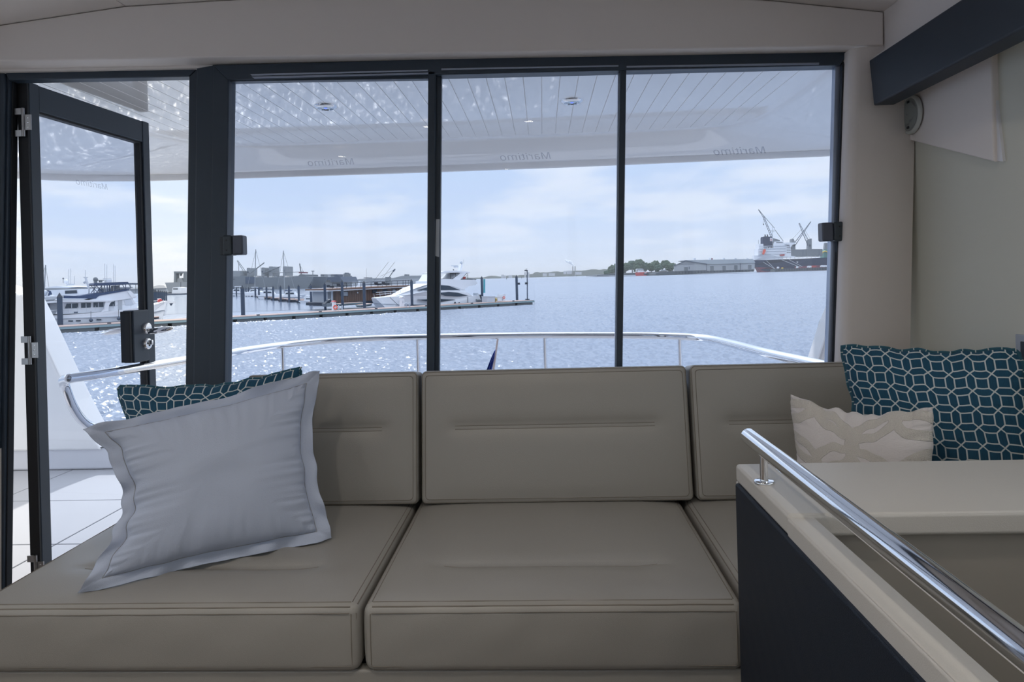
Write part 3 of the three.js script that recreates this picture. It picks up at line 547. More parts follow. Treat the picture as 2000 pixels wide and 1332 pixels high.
{
  // cream pillow with raised tufted bands
  const TL = atZ(1541, 766, 1.98), TR = atZ(1826, 791, 1.72), BL = new V3(TL.x - 0.03, SEAT + 0.03, TL.z + 0.12), BR = new V3(TR.x - 0.03, SEAT + 0.03, TR.z + 0.08);
  const bands = (x, w, h, band, ground) => {
    x.fillStyle = ground; x.fillRect(0, 0, w, h); x.strokeStyle = band; x.lineWidth = w * 0.062; x.lineCap = 'round';
    const e = (cx, cy, rx, ry, a = 0, s = 0, f = Math.PI * 2) => { x.beginPath(); x.ellipse(cx * w, cy * h, rx * w, ry * h, a, s, f); x.stroke(); };
for (let j = -1; j <= 4; j++) for (let i = -1; i <= 3; i++) e((i + 0.5 * (j & 1)) * 0.5, j * 0.25, 0.27, 0.2, (i + j) & 1 ? 0.22 : -0.22);
  };
  const r = rng(8), col = canvasTex(1024, 1024, (x, w, h) => { bands(x, w, h, '#cac4bc', '#d0cac8'); for (let i = 0; i < 26000; i++) { x.fillStyle = `rgba(${r() < 0.5 ? '120,112,100' : '235,230,222'},0.10)`; x.fillRect(r() * w, r() * h, 2, 2); } });
  const bmp = canvasTex(1024, 1024, (x, w, h) => {
    bands(x, w, h, '#909090', '#303030'); const d = x.getImageData(0, 0, w, h), q = rng(4), cell = 7, k = Math.ceil(w / cell), f = Array.from({ length: k * k }, () => [q() * 3 - 1.5, q() * 3 - 1.5]);
    for (let y = 0; y < h; y++) for (let xx = 0; xx < w; xx++) { const i = (y * w + xx) * 4; let v = d.data[i]; if (v > 96) { const gx = Math.floor(xx / cell), gy = Math.floor(y / cell), [ox, oy] = f[gy * k + gx], dd = Math.hypot(xx - (gx + 0.5) * cell - ox, y - (gy + 0.5) * cell - oy) / cell; v += 110 * Math.max(0, 0.6 - dd); } else v += 10 * n2(xx * 0.02, y * 0.2); d.data[i] = d.data[i + 1] = d.data[i + 2] = v; }
    x.putImageData(d, 0, 0);
  }, false);
  const place = (t) => { const c = t.clone(); c.repeat.set(1 / 0.4, 1 / 0.4); c.offset.set(0.5, 0.5); c.needsUpdate = true; return c; };
  const t = thing('tufted_pillow', 'small cream pillow with raised tufted bands in front of the teal cushion', 'pillow');
  const { g } = pillowGeo([BL, BR, TR, TL], 0.06, { seed: 9, pinch: [0.04, 0.04, 0.03, 0.1], n: 80, crease: 0.007, p: 0.5, back: 0.5 });
  mesh('cover', g, new THREE.MeshPhysicalMaterial({ map: place(col), bumpMap: place(bmp), bumpScale: 0.004, roughness: 0.9 }), t);
}

// =====================================================================  companionway counter and handrail
{
  const TOP = 0.775, X0 = atY(1436, 905, TOP).x, Z0 = atY(1436, 905, TOP).z, zf = atY(1700, 1003, TOP).z;
  const c = thing('companionway_counter', 'beige topped counter with a navy side beside the sofa', 'counter');
  mesh('ledge', box(X0, 1.3, TOP - 0.04, TOP, Z0, zf, 0.008), mat.counter, c);
  mesh('aft_wall', box(X0 + 0.004, 1.3, 0, TOP - 0.035, Z0 + 0.005, Z0 + 0.05), mat.counter, c);
  mesh('corner_post', box(X0, X0 + 0.02, 0, TOP - 0.038, Z0 + 0.001, Z0 + 0.012, 0.003), mat.counter, c);
  mesh('recess_panel', box(X0 + 0.05, 1.3, 0, TOP - 0.04, zf - 0.05, zf - 0.02), mat.recess, c);
  mesh('side_wall', box(X0 + 0.004, X0 + 0.05, 0, TOP - 0.045, Z0 + 0.01, 0.6), mat.counter, c);
  mesh('side_lining', box(X0 + 0.05, X0 + 0.056, 0, TOP - 0.025, zf + 0.004, 0.6, 0.002), mat.counter, c);
  mesh('side_cap', box(X0, X0 + 0.048, TOP - 0.05, TOP - 0.006, zf - 0.008, 0.6, 0.006), mat.counter, c);
  mesh('leather_side', box(X0 - 0.006, X0 + 0.006, 0.02, TOP - 0.038, Z0 + 0.014, 0.6, 0.006), mat.navy, c);
  // rail
  const h = thing('handrail', 'polished steel handrail over the companionway counter', 'handrail');
  const RX = X0 + 0.018, RY = 0.845, end = -1.49, r = 0.0175;
  const curve = [new V3(RX, RY, end), new V3(RX, RY, 0.5)];
  mesh('tube', rod(curve[0], curve[1], r, 48), mat.chrome, h);
  mesh('end_cap', lathe([[r, 0], [r * 0.97, 0.003], [r * 0.8, 0.006], [0, 0.007]], curve[0], new V3(0, 0, -1), 48), mat.chrome, h);
  for (const z of [-1.395, 0.2]) {
    const p = mesh('post', rod(new V3(RX, TOP, z), new V3(RX, RY, z), 0.0078, 24), mat.chrome, h);
    mesh('base_plate', lathe([[0.0195, 0], [0.0195, 0.002], [0.018, 0.0035], [0.0085, 0.004]], new V3(RX, TOP + 0.0005, z), new V3(0, 1, 0), 40), mat.chrome, p);
  }
}

// =====================================================================  cockpit under the overhang
const CEIL = 2.05, SOLE = -0.05;
{
  const c = thing('cockpit_overhang', 'white planked cockpit ceiling with a curved fascia beyond the window', 'overhang');
  const pw = 0.0785, x0 = -2.1, shape = [];
  // plan of the crease round the planked field (x, -z)
  const crease = [[1.24, 2.58], [1.245, 3.0], [1.25, 3.5], [1.24, 3.75], [1.19, 3.93], [1.08, 4.05], [0.9, 4.1], [0.5, 4.12], [0, 4.13], [-0.6, 4.135], [-1.2, 4.14], [-1.6, 4.12], [-1.85, 4.06], [-2.02, 3.92], [-2.11, 3.7], [-2.14, 3.3], [-2.15, 2.58]];
  const lip = [[2.9, 2.58], [2.85, 3.1], [2.7, 3.7], [2.4, 4.08], [2.05, 4.22], [1.7, 4.26], [1.25, 4.27], [0.7, 4.29], [0, 4.3], [-0.7, 4.31], [-1.5, 4.31], [-2.1, 4.3], [-2.6, 4.26], [-3.0, 4.12], [-3.25, 3.8], [-3.35, 3.3], [-3.4, 2.58]];
  const inside = (x, z) => { let r = false; for (let i = 0, j = crease.length - 1; i < crease.length; j = i++) { const [xi, zi] = crease[i], [xj, zj] = crease[j]; if ((zi > z) !== (zj > z) && x < (xj - xi) * (z - zi) / (zj - zi) + xi) r = !r; } return r; };
  const cv = (l) => { const k = new THREE.CatmullRomCurve3(l.map(([x, z]) => new V3(x, 0, z)), false, 'centripetal'); return Array.from({ length: 97 }, (_, i) => k.getPoint(i / 96)); };
  const A = cv(crease), B = cv(lip);
  const row = (t, y, out = 0) => A.map((a, i) => { const b = B[i], q = a.clone().lerp(b, t), d = b.clone().sub(a).setY(0).normalize(); return new V3(q.x + d.x * out, y, -(q.z + d.z * out)); });
  const dip = (y) => y;
  const rows = [row(0, CEIL - 0.002, -0.1), row(0, CEIL - 0.004, -0.02), row(0, CEIL - 0.008, 0.0), row(0, CEIL - 0.02, 0.02), row(0.3, CEIL - 0.052), row(0.6, CEIL - 0.088), row(0.9, CEIL - 0.118), row(1, CEIL - 0.127, -0.004), row(1, CEIL - 0.13, 0.0), row(1, CEIL - 0.121, 0.003), row(1, CEIL - 0.121, 0.012), row(1, CEIL - 0.13, 0.016), row(1, CEIL - 0.16, 0.035), row(1, CEIL - 0.166, 0.05), row(1, CEIL - 0.16, 0.065), row(1, CEIL - 0.05, 0.1), row(1, CEIL + 0.2, 0.12)];
  mesh('fascia', loft(rows), mat.gel, c);
  for (let i = 0; i < 44; i++) {
    const a = x0 + i * pw + 0.0011, b = a + pw - 0.0022, m = (a + b) / 2; if (m > 1.2) break;
    let z1 = 2.6; while (z1 < 4.2 && inside(m, z1 + 0.02)) z1 += 0.01; z1 -= 0.03;
    if (z1 < 2.8) continue;
    mesh('plank', box(a, b, CEIL - 0.004, CEIL + 0.012, -2.59, -z1, 0.0015), mat.gel, c);
  }
  mesh('backing', box(-2.35, 1.45, CEIL - 0.0012, CEIL + 0.02, -4.16, -2.59), M(0.8, 0.78, 0.76, 0.5), c);
  mesh('upper_deck', box(-3.6, 3.1, CEIL + 0.14, CEIL + 0.24, -4.33, -2.59), mat.gelPlain, c);
  // two blue cockpit lights
  for (const [px, py, lab] of [[636, 208, 'recessed steel cockpit light with blue lens, left one'], [1117, 197, 'recessed steel cockpit light with blue lens, right one']]) {
    const p = atY(px, py, CEIL - 0.005), l = thing('cockpit_light', lab, 'light', 'cockpit ceiling lights');
    mesh('bezel', lathe([[0.036, 0.001], [0.037, -0.011], [0.04, -0.012], [0.052, -0.006], [0.056, 0.002], [0.056, 0.01]].map(([r, y]) => [r, y]), p, undefined, 40), mat.chrome, l);
    mesh('lens', lathe([[0, -0.007], [0.02, -0.0085], [0.022, -0.006], [0.036, -0.0075], [0.037, 0.004], [0, 0.004]], p, undefined, 40), M(0.35, 0.5, 0.62, 0.15, { clearcoat: 1 }), l);
    mesh('lamp_glow', lathe([[0, -0.0115], [0.007, -0.011], [0.009, -0.006], [0, -0.006]], p, undefined, 20), M(0.3, 0.4, 0.9, 0.3, { emissive: new THREE.Color(0.25, 0.35, 1), emissiveIntensity: 0.7 }), l);
  }
  // sole, laid in moulded panels
  const s = structGroup('cockpit_floor', 'white moulded cockpit floor seen through the door');
  mesh('subfloor', box(-5.0, 2.8, SOLE - 0.1, SOLE - 0.012, -4.75, -2.6), mat.deck, s);
  for (let i = 0; i < 9; i++) for (let j = 0; j < 3; j++) { const a = -5.04 + i * 0.87, b = a + 0.862, z0 = -2.6 - j * 0.68, z1 = z0 - 0.672; mesh('deck_panel', box(a, b, SOLE - 0.02, SOLE, z1, z0, 0.004), mat.deck, s); }
  const co = thing('cockpit_coaming', 'low white coaming round the aft end of the cockpit', 'coaming');
  mesh('aft_wall', box(-5.1, 2.8, SOLE, 0.115, -4.86, -4.62, 0.02), mat.gelPlain, co);
  mesh('outer_hull', box(-5.1, 2.8, -1.6, SOLE - 0.1, -4.9, -2.6), mat.gelPlain, co);
  mesh('toe_groove', box(-5.1, 2.8, 0.1, 0.106, -4.625, -4.616), mat.rubber, co);
  // wings either side
  const wing = (pts, Z, d, lab) => { const k = thing('cockpit_wing', lab, 'boat side'); mesh('wing_panel', pxPrism(pts, Z, d, 0.02), mat.gel, k); return k; };
  const wl = wing([[-120, 520], [40, 575], [68, 630], [84, 665], [110, 722], [140, 785], [172, 845], [196, 879], [-120, 885]], 4.6, 0.22, 'white curved cockpit wing behind the open glass door');
  wing([[1640, 590], [1622, 632], [1608, 676], [1592, 724], [1560, 1000], [1700, 1000], [1700, 590]], 3.3, 0.15, 'white cockpit wing at the right end of the rail');
  // coil of ribbed hose on the right wing
  const hz = thing('ribbed_hose', 'ribbed grey hose hanging against the right cockpit wing', 'hose');
  const hp = [[1626, 618], [1620, 634], [1618, 652], [1621, 668]].map(([x, y]) => atZ(x, y, 3.29)); mesh('hose', tube(hp, 0.012, 20, 10), M(0.3, 0.32, 0.36, 0.5), hz);
  for (let i = 0; i < 16; i++) { const k = new THREE.CatmullRomCurve3(hp), p = k.getPoint((i + 0.5) / 16), d = k.getTangent((i + 0.5) / 16); mesh('rib', rod(p.clone().addScaledVector(d, -0.0025), p.clone().addScaledVector(d, 0.0025), 0.0155, 12), M(0.2, 0.22, 0.26, 0.5), hz); }
}
// rail of the cockpit
{
  const h = thing('cockpit_rail', 'polished steel rail curving round the cockpit beyond the window', 'rail');
  const Yr = 0.815, P = [[1680, 731], [1600, 712], [1500, 690], [1440, 674], [1385, 661.5], [1330, 657.5], [1250, 655.5], [1067, 655], [900, 657], [815, 658.5], [720, 661.5], [640, 666], [553, 674], [480, 684], [445, 690], [369, 702], [285, 716], [200, 730], [135, 739]].map(([x, y]) => atY(x, y, Yr));
  mesh('top_tube', tube(P, 0.0215, 160, 16), mat.chrome, h);
  const e = P[P.length - 1], Z = -e.z, Q = [[137, 738.6], [124, 742], [126, 752], [140, 790], [158, 818], [180, 834], [215, 842], [260, 846]].map(([x, y], i) => atZ(x, y, Z + i * 0.05));
  { const l = Q[Q.length - 1], f = atY(553, 674, Yr); Q.push(l.clone().lerp(new V3(f.x, l.y, f.z), 0.5), new V3(f.x, l.y, f.z)); }
  { const s = new THREE.SphereGeometry(0.0222, 20, 14); s.translate(e.x, e.y, e.z); mesh('end_knuckle', s, mat.chrome, h); }
  mesh('down_tube', tube(Q, 0.0205, 60, 14), mat.chrome, h);
  for (const x of [553, 815, 1067, 1328]) {
    let best = P[0]; const k = new THREE.CatmullRomCurve3(P); for (let i = 0; i <= 400; i++) { const p = k.getPoint(i / 400), q = p.clone().project(camera); const px = (q.x + 1) * 1000; if (Math.abs(px - x) < Math.abs((best.clone().project(camera).x + 1) * 1000 - x)) best = p; }
    mesh('stanchion', rod(new V3(best.x, 0.1, best.z), best, 0.0138, 16), mat.chrome, h);
  }
  // ensign staff
  const f = thing('ensign_staff', 'pale wooden ensign staff leaning out behind the rail', 'flagpole');
  const a = atZ(972.5, 660, 4.75), b = atZ(961, 740, 4.65); const dn = b.clone().add(b.clone().sub(a).multiplyScalar(1.2));
  mesh('staff', rod(dn, a, 0.0115, 16, 0.0065), M(0.55, 0.45, 0.42, 0.4), f);
  mesh('truck', lathe([[0, 0.012], [0.008, 0.01], [0.011, 0.004], [0.009, 0], [0.0065, -0.004]], a), M(0.6, 0.5, 0.46, 0.4), f);
  const fl = thing('ensign', 'furled blue ensign with white stars hanging from the staff', 'flag');
  const rows = [];
  for (let i = 0; i <= 24; i++) { const t = i / 24, row = [], l = atZ(lerp(968, 944, t ** 0.8), lerp(682, 742, t), 4.7), r = atZ(lerp(968, 957.5, t), lerp(682, 742, t), 4.69); for (let j = 0; j <= 24; j++) { const s = j / 24, p = l.clone().lerp(r, s); p.z += 0.02 * Math.sin(s * 14 + t * 3) * t; row.push(p); } rows.push(row); }
  const stars = canvasTex(256, 512, (x, w, hh) => { x.fillStyle = '#1d3f9c'; x.fillRect(0, 0, w, hh); x.fillStyle = '#f0f2fa'; for (const [cx, cy, rr] of [[150, 330, 15], [90, 170, 20], [210, 60, 16], [120, 20, 14], [60, 300, 10]]) { x.beginPath(); for (let k = 0; k < 10; k++) { const an = k * Math.PI / 5, q = k % 2 ? rr * 0.45 : rr; x.lineTo(cx + q * Math.sin(an), cy + q * Math.cos(an)); } x.fill(); } });
  mesh('cloth', loft(rows), new THREE.MeshPhysicalMaterial({ map: stars, roughness: 0.8 }), fl);
}

// =====================================================================  harbour
const hm = {
  white: M(0.72, 0.74, 0.78, 0.3), pale: M(0.5, 0.54, 0.6, 0.5), glass: M(0.015, 0.03, 0.05, 0.08), canvas: M(0.02, 0.045, 0.11, 0.8), pile: M(0.028, 0.048, 0.085, 0.65), cap: M(0.012, 0.02, 0.035, 0.5),
  deck: M(0.36, 0.265, 0.235, 0.8), fender: M(0.24, 0.33, 0.35, 0.7), dark: M(0.02, 0.028, 0.045, 0.8), clad: M(0.15, 0.085, 0.062, 0.7), grey: M(0.15, 0.17, 0.19, 0.7), grey2: M(0.25, 0.27, 0.29, 0.7), bluegrey: M(0.055, 0.08, 0.125, 0.7),
  shed: M(0.37, 0.39, 0.42, 0.7), roof: M(0.36, 0.4, 0.44, 0.6), tan: M(0.6, 0.58, 0.56, 0.8), red: M(0.42, 0.04, 0.04, 0.6), orange: M(0.75, 0.1, 0.05, 0.5), boot: M(0.16, 0.03, 0.06, 0.8), hull: M(0.006, 0.018, 0.06, 0.8, { specularIntensity: 0.3 }), yellow: M(0.6, 0.42, 0.06, 0.6), green: M(0.05, 0.2, 0.17, 0.7),
  leaf: M(0.028, 0.065, 0.03, 0.9), leaf2: M(0.035, 0.08, 0.05, 0.9), quay: M(0.07, 0.085, 0.1, 0.9), ridge: M(0.03, 0.06, 0.035, 0.95), teal: M(0.05, 0.3, 0.36, 0.6), steel: M(0.6, 0.62, 0.66, 0.3, { metalness: 0.7 }), concrete: M(0.13, 0.14, 0.145, 0.9), smoke: M(0.92, 0.93, 0.95, 1),
};
// ---- water
{
  const wave = noiseTex(1024, (u, v, N) => {
    const w = 0.02 * tileN(N, v, u, 20);
    return 0.5 + 0.2 * tileN(N, u + w, v, 16) + 0.16 * tileN(N, v, u + w, 34) + 0.11 * tileN(N, u, v + w, 70) + 0.05 * tileN(N, v + w, u, 150);
  }, 41);
  const bump = (sx, sz) => { const b = wave.clone(); b.repeat.set(1 / sx, 1 / sz); b.needsUpdate = true; return b; };
  const body = [0.2, 0.24, 0.31], wet = (s, k, r) => M(...body, r, { ior: 1.33, bumpMap: bump(s * 1.4, s), bumpScale: k });
  const w = structGroup('water', 'rippled blue grey harbour water reaching to the far shore', 'water');
  const g = new THREE.PlaneGeometry(16000, 16000, 1, 1); g.rotateX(-Math.PI / 2);
  const uv = g.attributes.uv, p = g.attributes.position; for (let i = 0; i < p.count; i++) uv.setXY(i, p.getX(i) * 0.96 + p.getZ(i) * 0.28, p.getZ(i) * 0.96 - p.getX(i) * 0.28);
  g.translate(0, WATER - 0.02, -7000);
  mesh('open_water', g, wet(14, 0.12, 0.24), w);
  // waves as real relief on the near water, up to the pontoon
  const wv = (x, z) => { const ridge = (a) => (1 - Math.abs(a)) ** 2; return 0.03 * n2(x * 0.22 + 5, z * 0.3) + 0.085 * ridge(n2(x * 0.55 + z * 0.14, z * 0.8 - x * 0.1 + 3)) * (0.6 + 0.4 * n2(x * 0.1, z * 0.1)) + 0.045 * ridge(n2(x * 1.3 + 7, z * 1.8 - x * 0.3)) + 0.028 * n2(x * 2.8, z * 3.4 + 11); };
  const patch = (x0, x1, cols, rows, far) => {
    const pos = [], uvn = [], idx = [];
    for (let j = 0; j <= cols; j++) {
      const px = lerp(x0, x1, j / cols);
      for (let i = 0; i <= rows; i++) { const t = i / rows, py = lerp(900, far(px), 1 - (1 - t) ** 1.7), q = atY(px, py, WATER), k = 1 - sst(-q.z, 70, 260); pos.push(q.x, WATER - 0.012 + wv(q.x, q.z) * k, q.z); uvn.push(q.x, q.z); }
    }
    for (let j = 0; j < cols; j++) for (let i = 0; i < rows; i++) { const a = j * (rows + 1) + i; idx.push(a, a + rows + 1, a + 1, a + 1, a + rows + 1, a + rows + 2); }
    const ng = new THREE.BufferGeometry(); ng.setAttribute('position', new THREE.Float32BufferAttribute(pos, 3)); ng.setAttribute('uv', new THREE.Float32BufferAttribute(uvn, 2)); ng.setIndex(idx); ng.computeVertexNormals();
    mesh('near_waves', ng, nearMat, w);
  };
  const nearMat = wet(5, 0.012, 0.24);
  patch(-60, 1044, 700, 430, (x) => 659.6 - (x + 12) * 0.0604);
  patch(1044, 1730, 420, 430, (x) => 552 - (x - 1043) * 0.03);
  const q = [[300, 615], [1035, 590], [790, 566], [640, 570], [600, 562], [300, 566]].map(([x, y]) => atY(x, y, WATER - 0.008));
  const s = new THREE.ShapeGeometry(new THREE.Shape(q.map((v) => new V2(v.x, -v.z)))); s.rotateX(-Math.PI / 2); s.translate(0, WATER - 0.008, 0);
  mesh('sheltered_water', s, wet(26, 0.03, 0.14), w);
}
// ---- vertical reference planes: pixel -> (u, y), built out with real width
class Vert {
  constructor(o, dx, dz) { this.o = o.clone(); this.d = new V3(dx, 0, dz).normalize(); this.n = new V3(-this.d.z, 0, this.d.x); if (this.n.dot(o.clone().sub(eye)) < 0) this.n.negate(); }
  back(m) { const v = new Vert(this.o, this.d.x, this.d.z); v.o.addScaledVector(this.n, m); return v; }
  p(px, py, w = 0) { const r = ray(px, py); return along(r, this.o.clone().sub(eye).dot(this.n) / r.dot(this.n)).addScaledVector(this.n, w); }
  m(px, py) { return this.p(px, py).distanceTo(eye) / 1340; }                          // metres per pixel there
}
const flat = (px, py, Z) => new Vert(atZ(px, py, Z), 1, 0);
const side = (Z) => new Vert(new V3(0, 0, -Z), 1, 0);
function S(v, parent, name, mt, poly, w0, w1, taper) {
  let q = poly;
  if (taper) { q = []; poly.forEach(([x, y], i) => { const [x1, y1] = poly[(i + 1) % poly.length], n = Math.max(1, Math.round(Math.abs(x1 - x) / 6)); for (let k = 0; k < n; k++) q.push([lerp(x, x1, k / n), lerp(y, y1, k / n)]); }); }
  const P = q.map(([x, y]) => v.p(x, y)), c = P.map((p) => new V2(p.dot(v.d), p.y));
  const ccw = THREE.ShapeUtils.area(c) > 0 ? c : c.slice().reverse(), PP = THREE.ShapeUtils.area(c) > 0 ? P : P.slice().reverse(), QQ = THREE.ShapeUtils.area(c) > 0 ? q : q.slice().reverse();
  const mid = (w0 + w1) / 2, hw = (w1 - w0) / 2, pos = [], tri = THREE.ShapeUtils.triangulateShape(ccw, []);
  const F = PP.map((p, i) => p.clone().addScaledVector(v.n, mid - hw * (taper ? taper(...QQ[i]) : 1))), B = PP.map((p, i) => p.clone().addScaledVector(v.n, mid + hw * (taper ? taper(...QQ[i]) : 1)));
  const flip = new V3().crossVectors(v.d, new V3(0, 1, 0)).dot(v.n) > 0;             // front must face the viewer
  const t = (a, b, d) => { for (const k of flip ? [a, d, b] : [a, b, d]) pos.push(k.x, k.y, k.z); };
  for (const [a, b, d] of tri) { t(F[a], F[b], F[d]); t(B[a], B[d], B[b]); }
  for (let i = 0; i < F.length; i++) { const j = (i + 1) % F.length; t(F[i], B[i], B[j]); t(F[i], B[j], F[j]); }
  const g = new THREE.BufferGeometry(); g.setAttribute('position', new THREE.Float32BufferAttribute(pos, 3)); g.computeVertexNormals();
  g.setAttribute('uv', new THREE.Float32BufferAttribute(new Float32Array(pos.length / 3 * 2), 2));
  return mesh(name, g, mt, parent);
}
const rect = (x0, y0, x1, y1) => [[x0, y0], [x1, y0], [x1, y1], [x0, y1]];
const Rd = (v, parent, name, mt, a, b, rp, w = 0, r2 = rp) => mesh(name, rod(v.p(...a, w), v.p(...b, w), rp * v.m(...a), 8, r2 * v.m(...b)), mt, parent);
const Ball = (v, parent, name, mt, x, y, rp, w = 0, sy = 1) => { const g = new THREE.SphereGeometry(rp * v.m(x, y), 14, 10); g.scale(1, sy, 1); const p = v.p(x, y, w); g.translate(p.x, p.y, p.z); return mesh(name, g, mt, parent); };

// ---- main pontoon
const dA = atY(-60, 660.5, WATER), dB = atY(1043, 594, WATER), dock = new Vert(dA, dB.x - dA.x, dB.z - dA.z);
{
  const t = thing('pontoon', 'long floating pontoon crossing the basin left to right', 'pontoon'), L = dA.distanceTo(dB), q = new THREE.Matrix4().makeBasis(dock.d, new V3(0, 1, 0), dock.n.clone().negate()).setPosition(dA.x, WATER, dA.z);
  const b = (name, x0, x1, y0, y1, z0, z1, m) => mesh(name, box(x0, x1, y0, y1, -z0, -z1).applyMatrix4(q), m, t);
  for (let k = 0; k < 10; k++) b('deck_section', L * k / 10 + 0.02, L * (k + 1) / 10 - 0.02, 0.38, 0.42, 0, 2.5, hm.deck);
  b('rub_rail', 0, L, 0.22, 0.375, -0.04, 0.0, hm.fender); b('rub_rail', 0, L, 0.22, 0.375, 2.5, 2.54, hm.fender); b('end_rail', L, L + 0.05, 0.2, 0.4, -0.04, 2.54, hm.fender);
  for (let k = 0; k < 20; k++) b('float', L * k / 20 + 0.15, L * (k + 1) / 20 - 0.15, -0.3, 0.22, 0.05, 2.45, hm.concrete);
  for (let k = 0; k < 9; k++) b('cleat', L * (k + 0.5) / 9 - 0.12, L * (k + 0.5) / 9 + 0.12, 0.42, 0.5, 0.15, 0.22, hm.dark);
}
const ORD = ['first', 'second', 'third', 'fourth', 'fifth', 'sixth', 'seventh', 'eighth', 'ninth', 'tenth', 'eleventh', 'twelfth', 'thirteenth', 'fourteenth', 'fifteenth', 'sixteenth'];
// ---- piles
function pile(v, x, yt, yb, wpx, label, group, w = 0, m = hm.pile) {
  const a = v.p(x, yb, w), r = wpx / 2 * v.m(x, yb), top = v.p(x, yt, w).y, t = thing('mooring_pile', label, 'pile', group);
  mesh('shaft', new THREE.CylinderGeometry(r, r, top - r * 1.6 - WATER + 1.5, 16).translate(a.x, (top - r * 1.6 + WATER - 1.5) / 2, a.z), m, t);
  mesh('cap', new THREE.ConeGeometry(r * 1.08, r * 2, 16).translate(a.x, top - r * 0.8, a.z), hm.cap, t);
  return t;
}
const dk = dock.back(2.9);
for (const [x, yt, yb, w, lab] of [[118, 572, 640, 8, 'thick blue grey pile in front of the trawler yacht'], [475, 557, 620, 7, 'tall pile on the pontoon below the left window latch'], [712, 548.5, 597, 5.6, 'pile beside the brown houseboat, right of its window'], [805, 545, 600, 5.2, 'pile in front of the white sport yacht bow'], [942, 539.5, 585, 4.6, 'pile with a light blue board near the dock boxes'], [1010, 537, 587, 4.8, 'last pile near the free end of the pontoon']]) pile(dk, x, yt, yb, w, lab, 'piles along the pontoon');
pile(dock.back(7), 669, 546, 592, 5, 'pile in front of the brown houseboat window', 'piles along the pontoon'); pile(dock.back(9), 635, 552, 590, 4.6, 'pile at the left end of the brown houseboat', 'piles along the pontoon');
{ const v = dk; S(v, scene.getObjectByName('mooring_pile_004'), 'notice_board', hm.teal, rect(942.5, 545, 945.5, 572), -0.2, -0.14); S(v, scene.getObjectByName('mooring_pile_005'), 'meter_box', hm.dark, rect(1011, 552, 1014, 556), -0.15, 0.1); }
// lamp post with a gull
{
  const t = thing('lamp_post', 'thin lamp post at the free end of the pontoon', 'lamp post');
  Rd(dk, t, 'pole', hm.pile, [1030, 586], [1029.6, 529], 1.0); Rd(dk, t, 'arm', hm.pile, [1029.6, 529.2], [1026, 527.8], 0.7); S(dk, t, 'lantern', hm.dark, rect(1026, 527, 1029, 529.5), -0.15, 0.15); S(dk, t, 'control_box', hm.cap, rect(1027, 551.5, 1029.5, 555.5), -0.15, 0.15); S(dk, t, 'foot', hm.dark, rect(1028, 583.8, 1032, 585.6), -0.2, 0.2);
  const g = thing('seagull', 'seagull perched on the lamp post', 'bird'), p = dk.p(1028, 525.6), s = dk.m(1028, 525), b = new THREE.SphereGeometry(1, 14, 10); b.scale(1.6 * s, 0.8 * s, 0.8 * s); b.rotateZ(0.3); b.translate(p.x, p.y, p.z);
  const hd = new THREE.SphereGeometry(0.55 * s, 10, 8).translate(p.x + 1.4 * s, p.y + 1.0 * s, p.z), tl = new THREE.ConeGeometry(0.5 * s, 1.6 * s, 8).rotateZ(1.9).translate(p.x - 1.8 * s, p.y - 0.5 * s, p.z), lg = rod(new V3(p.x, p.y - 1.4 * s, p.z), p, 0.15 * s, 5);
  mesh('body', merge([b, hd, tl, lg]), M(0.5, 0.5, 0.52, 0.8), g);
}
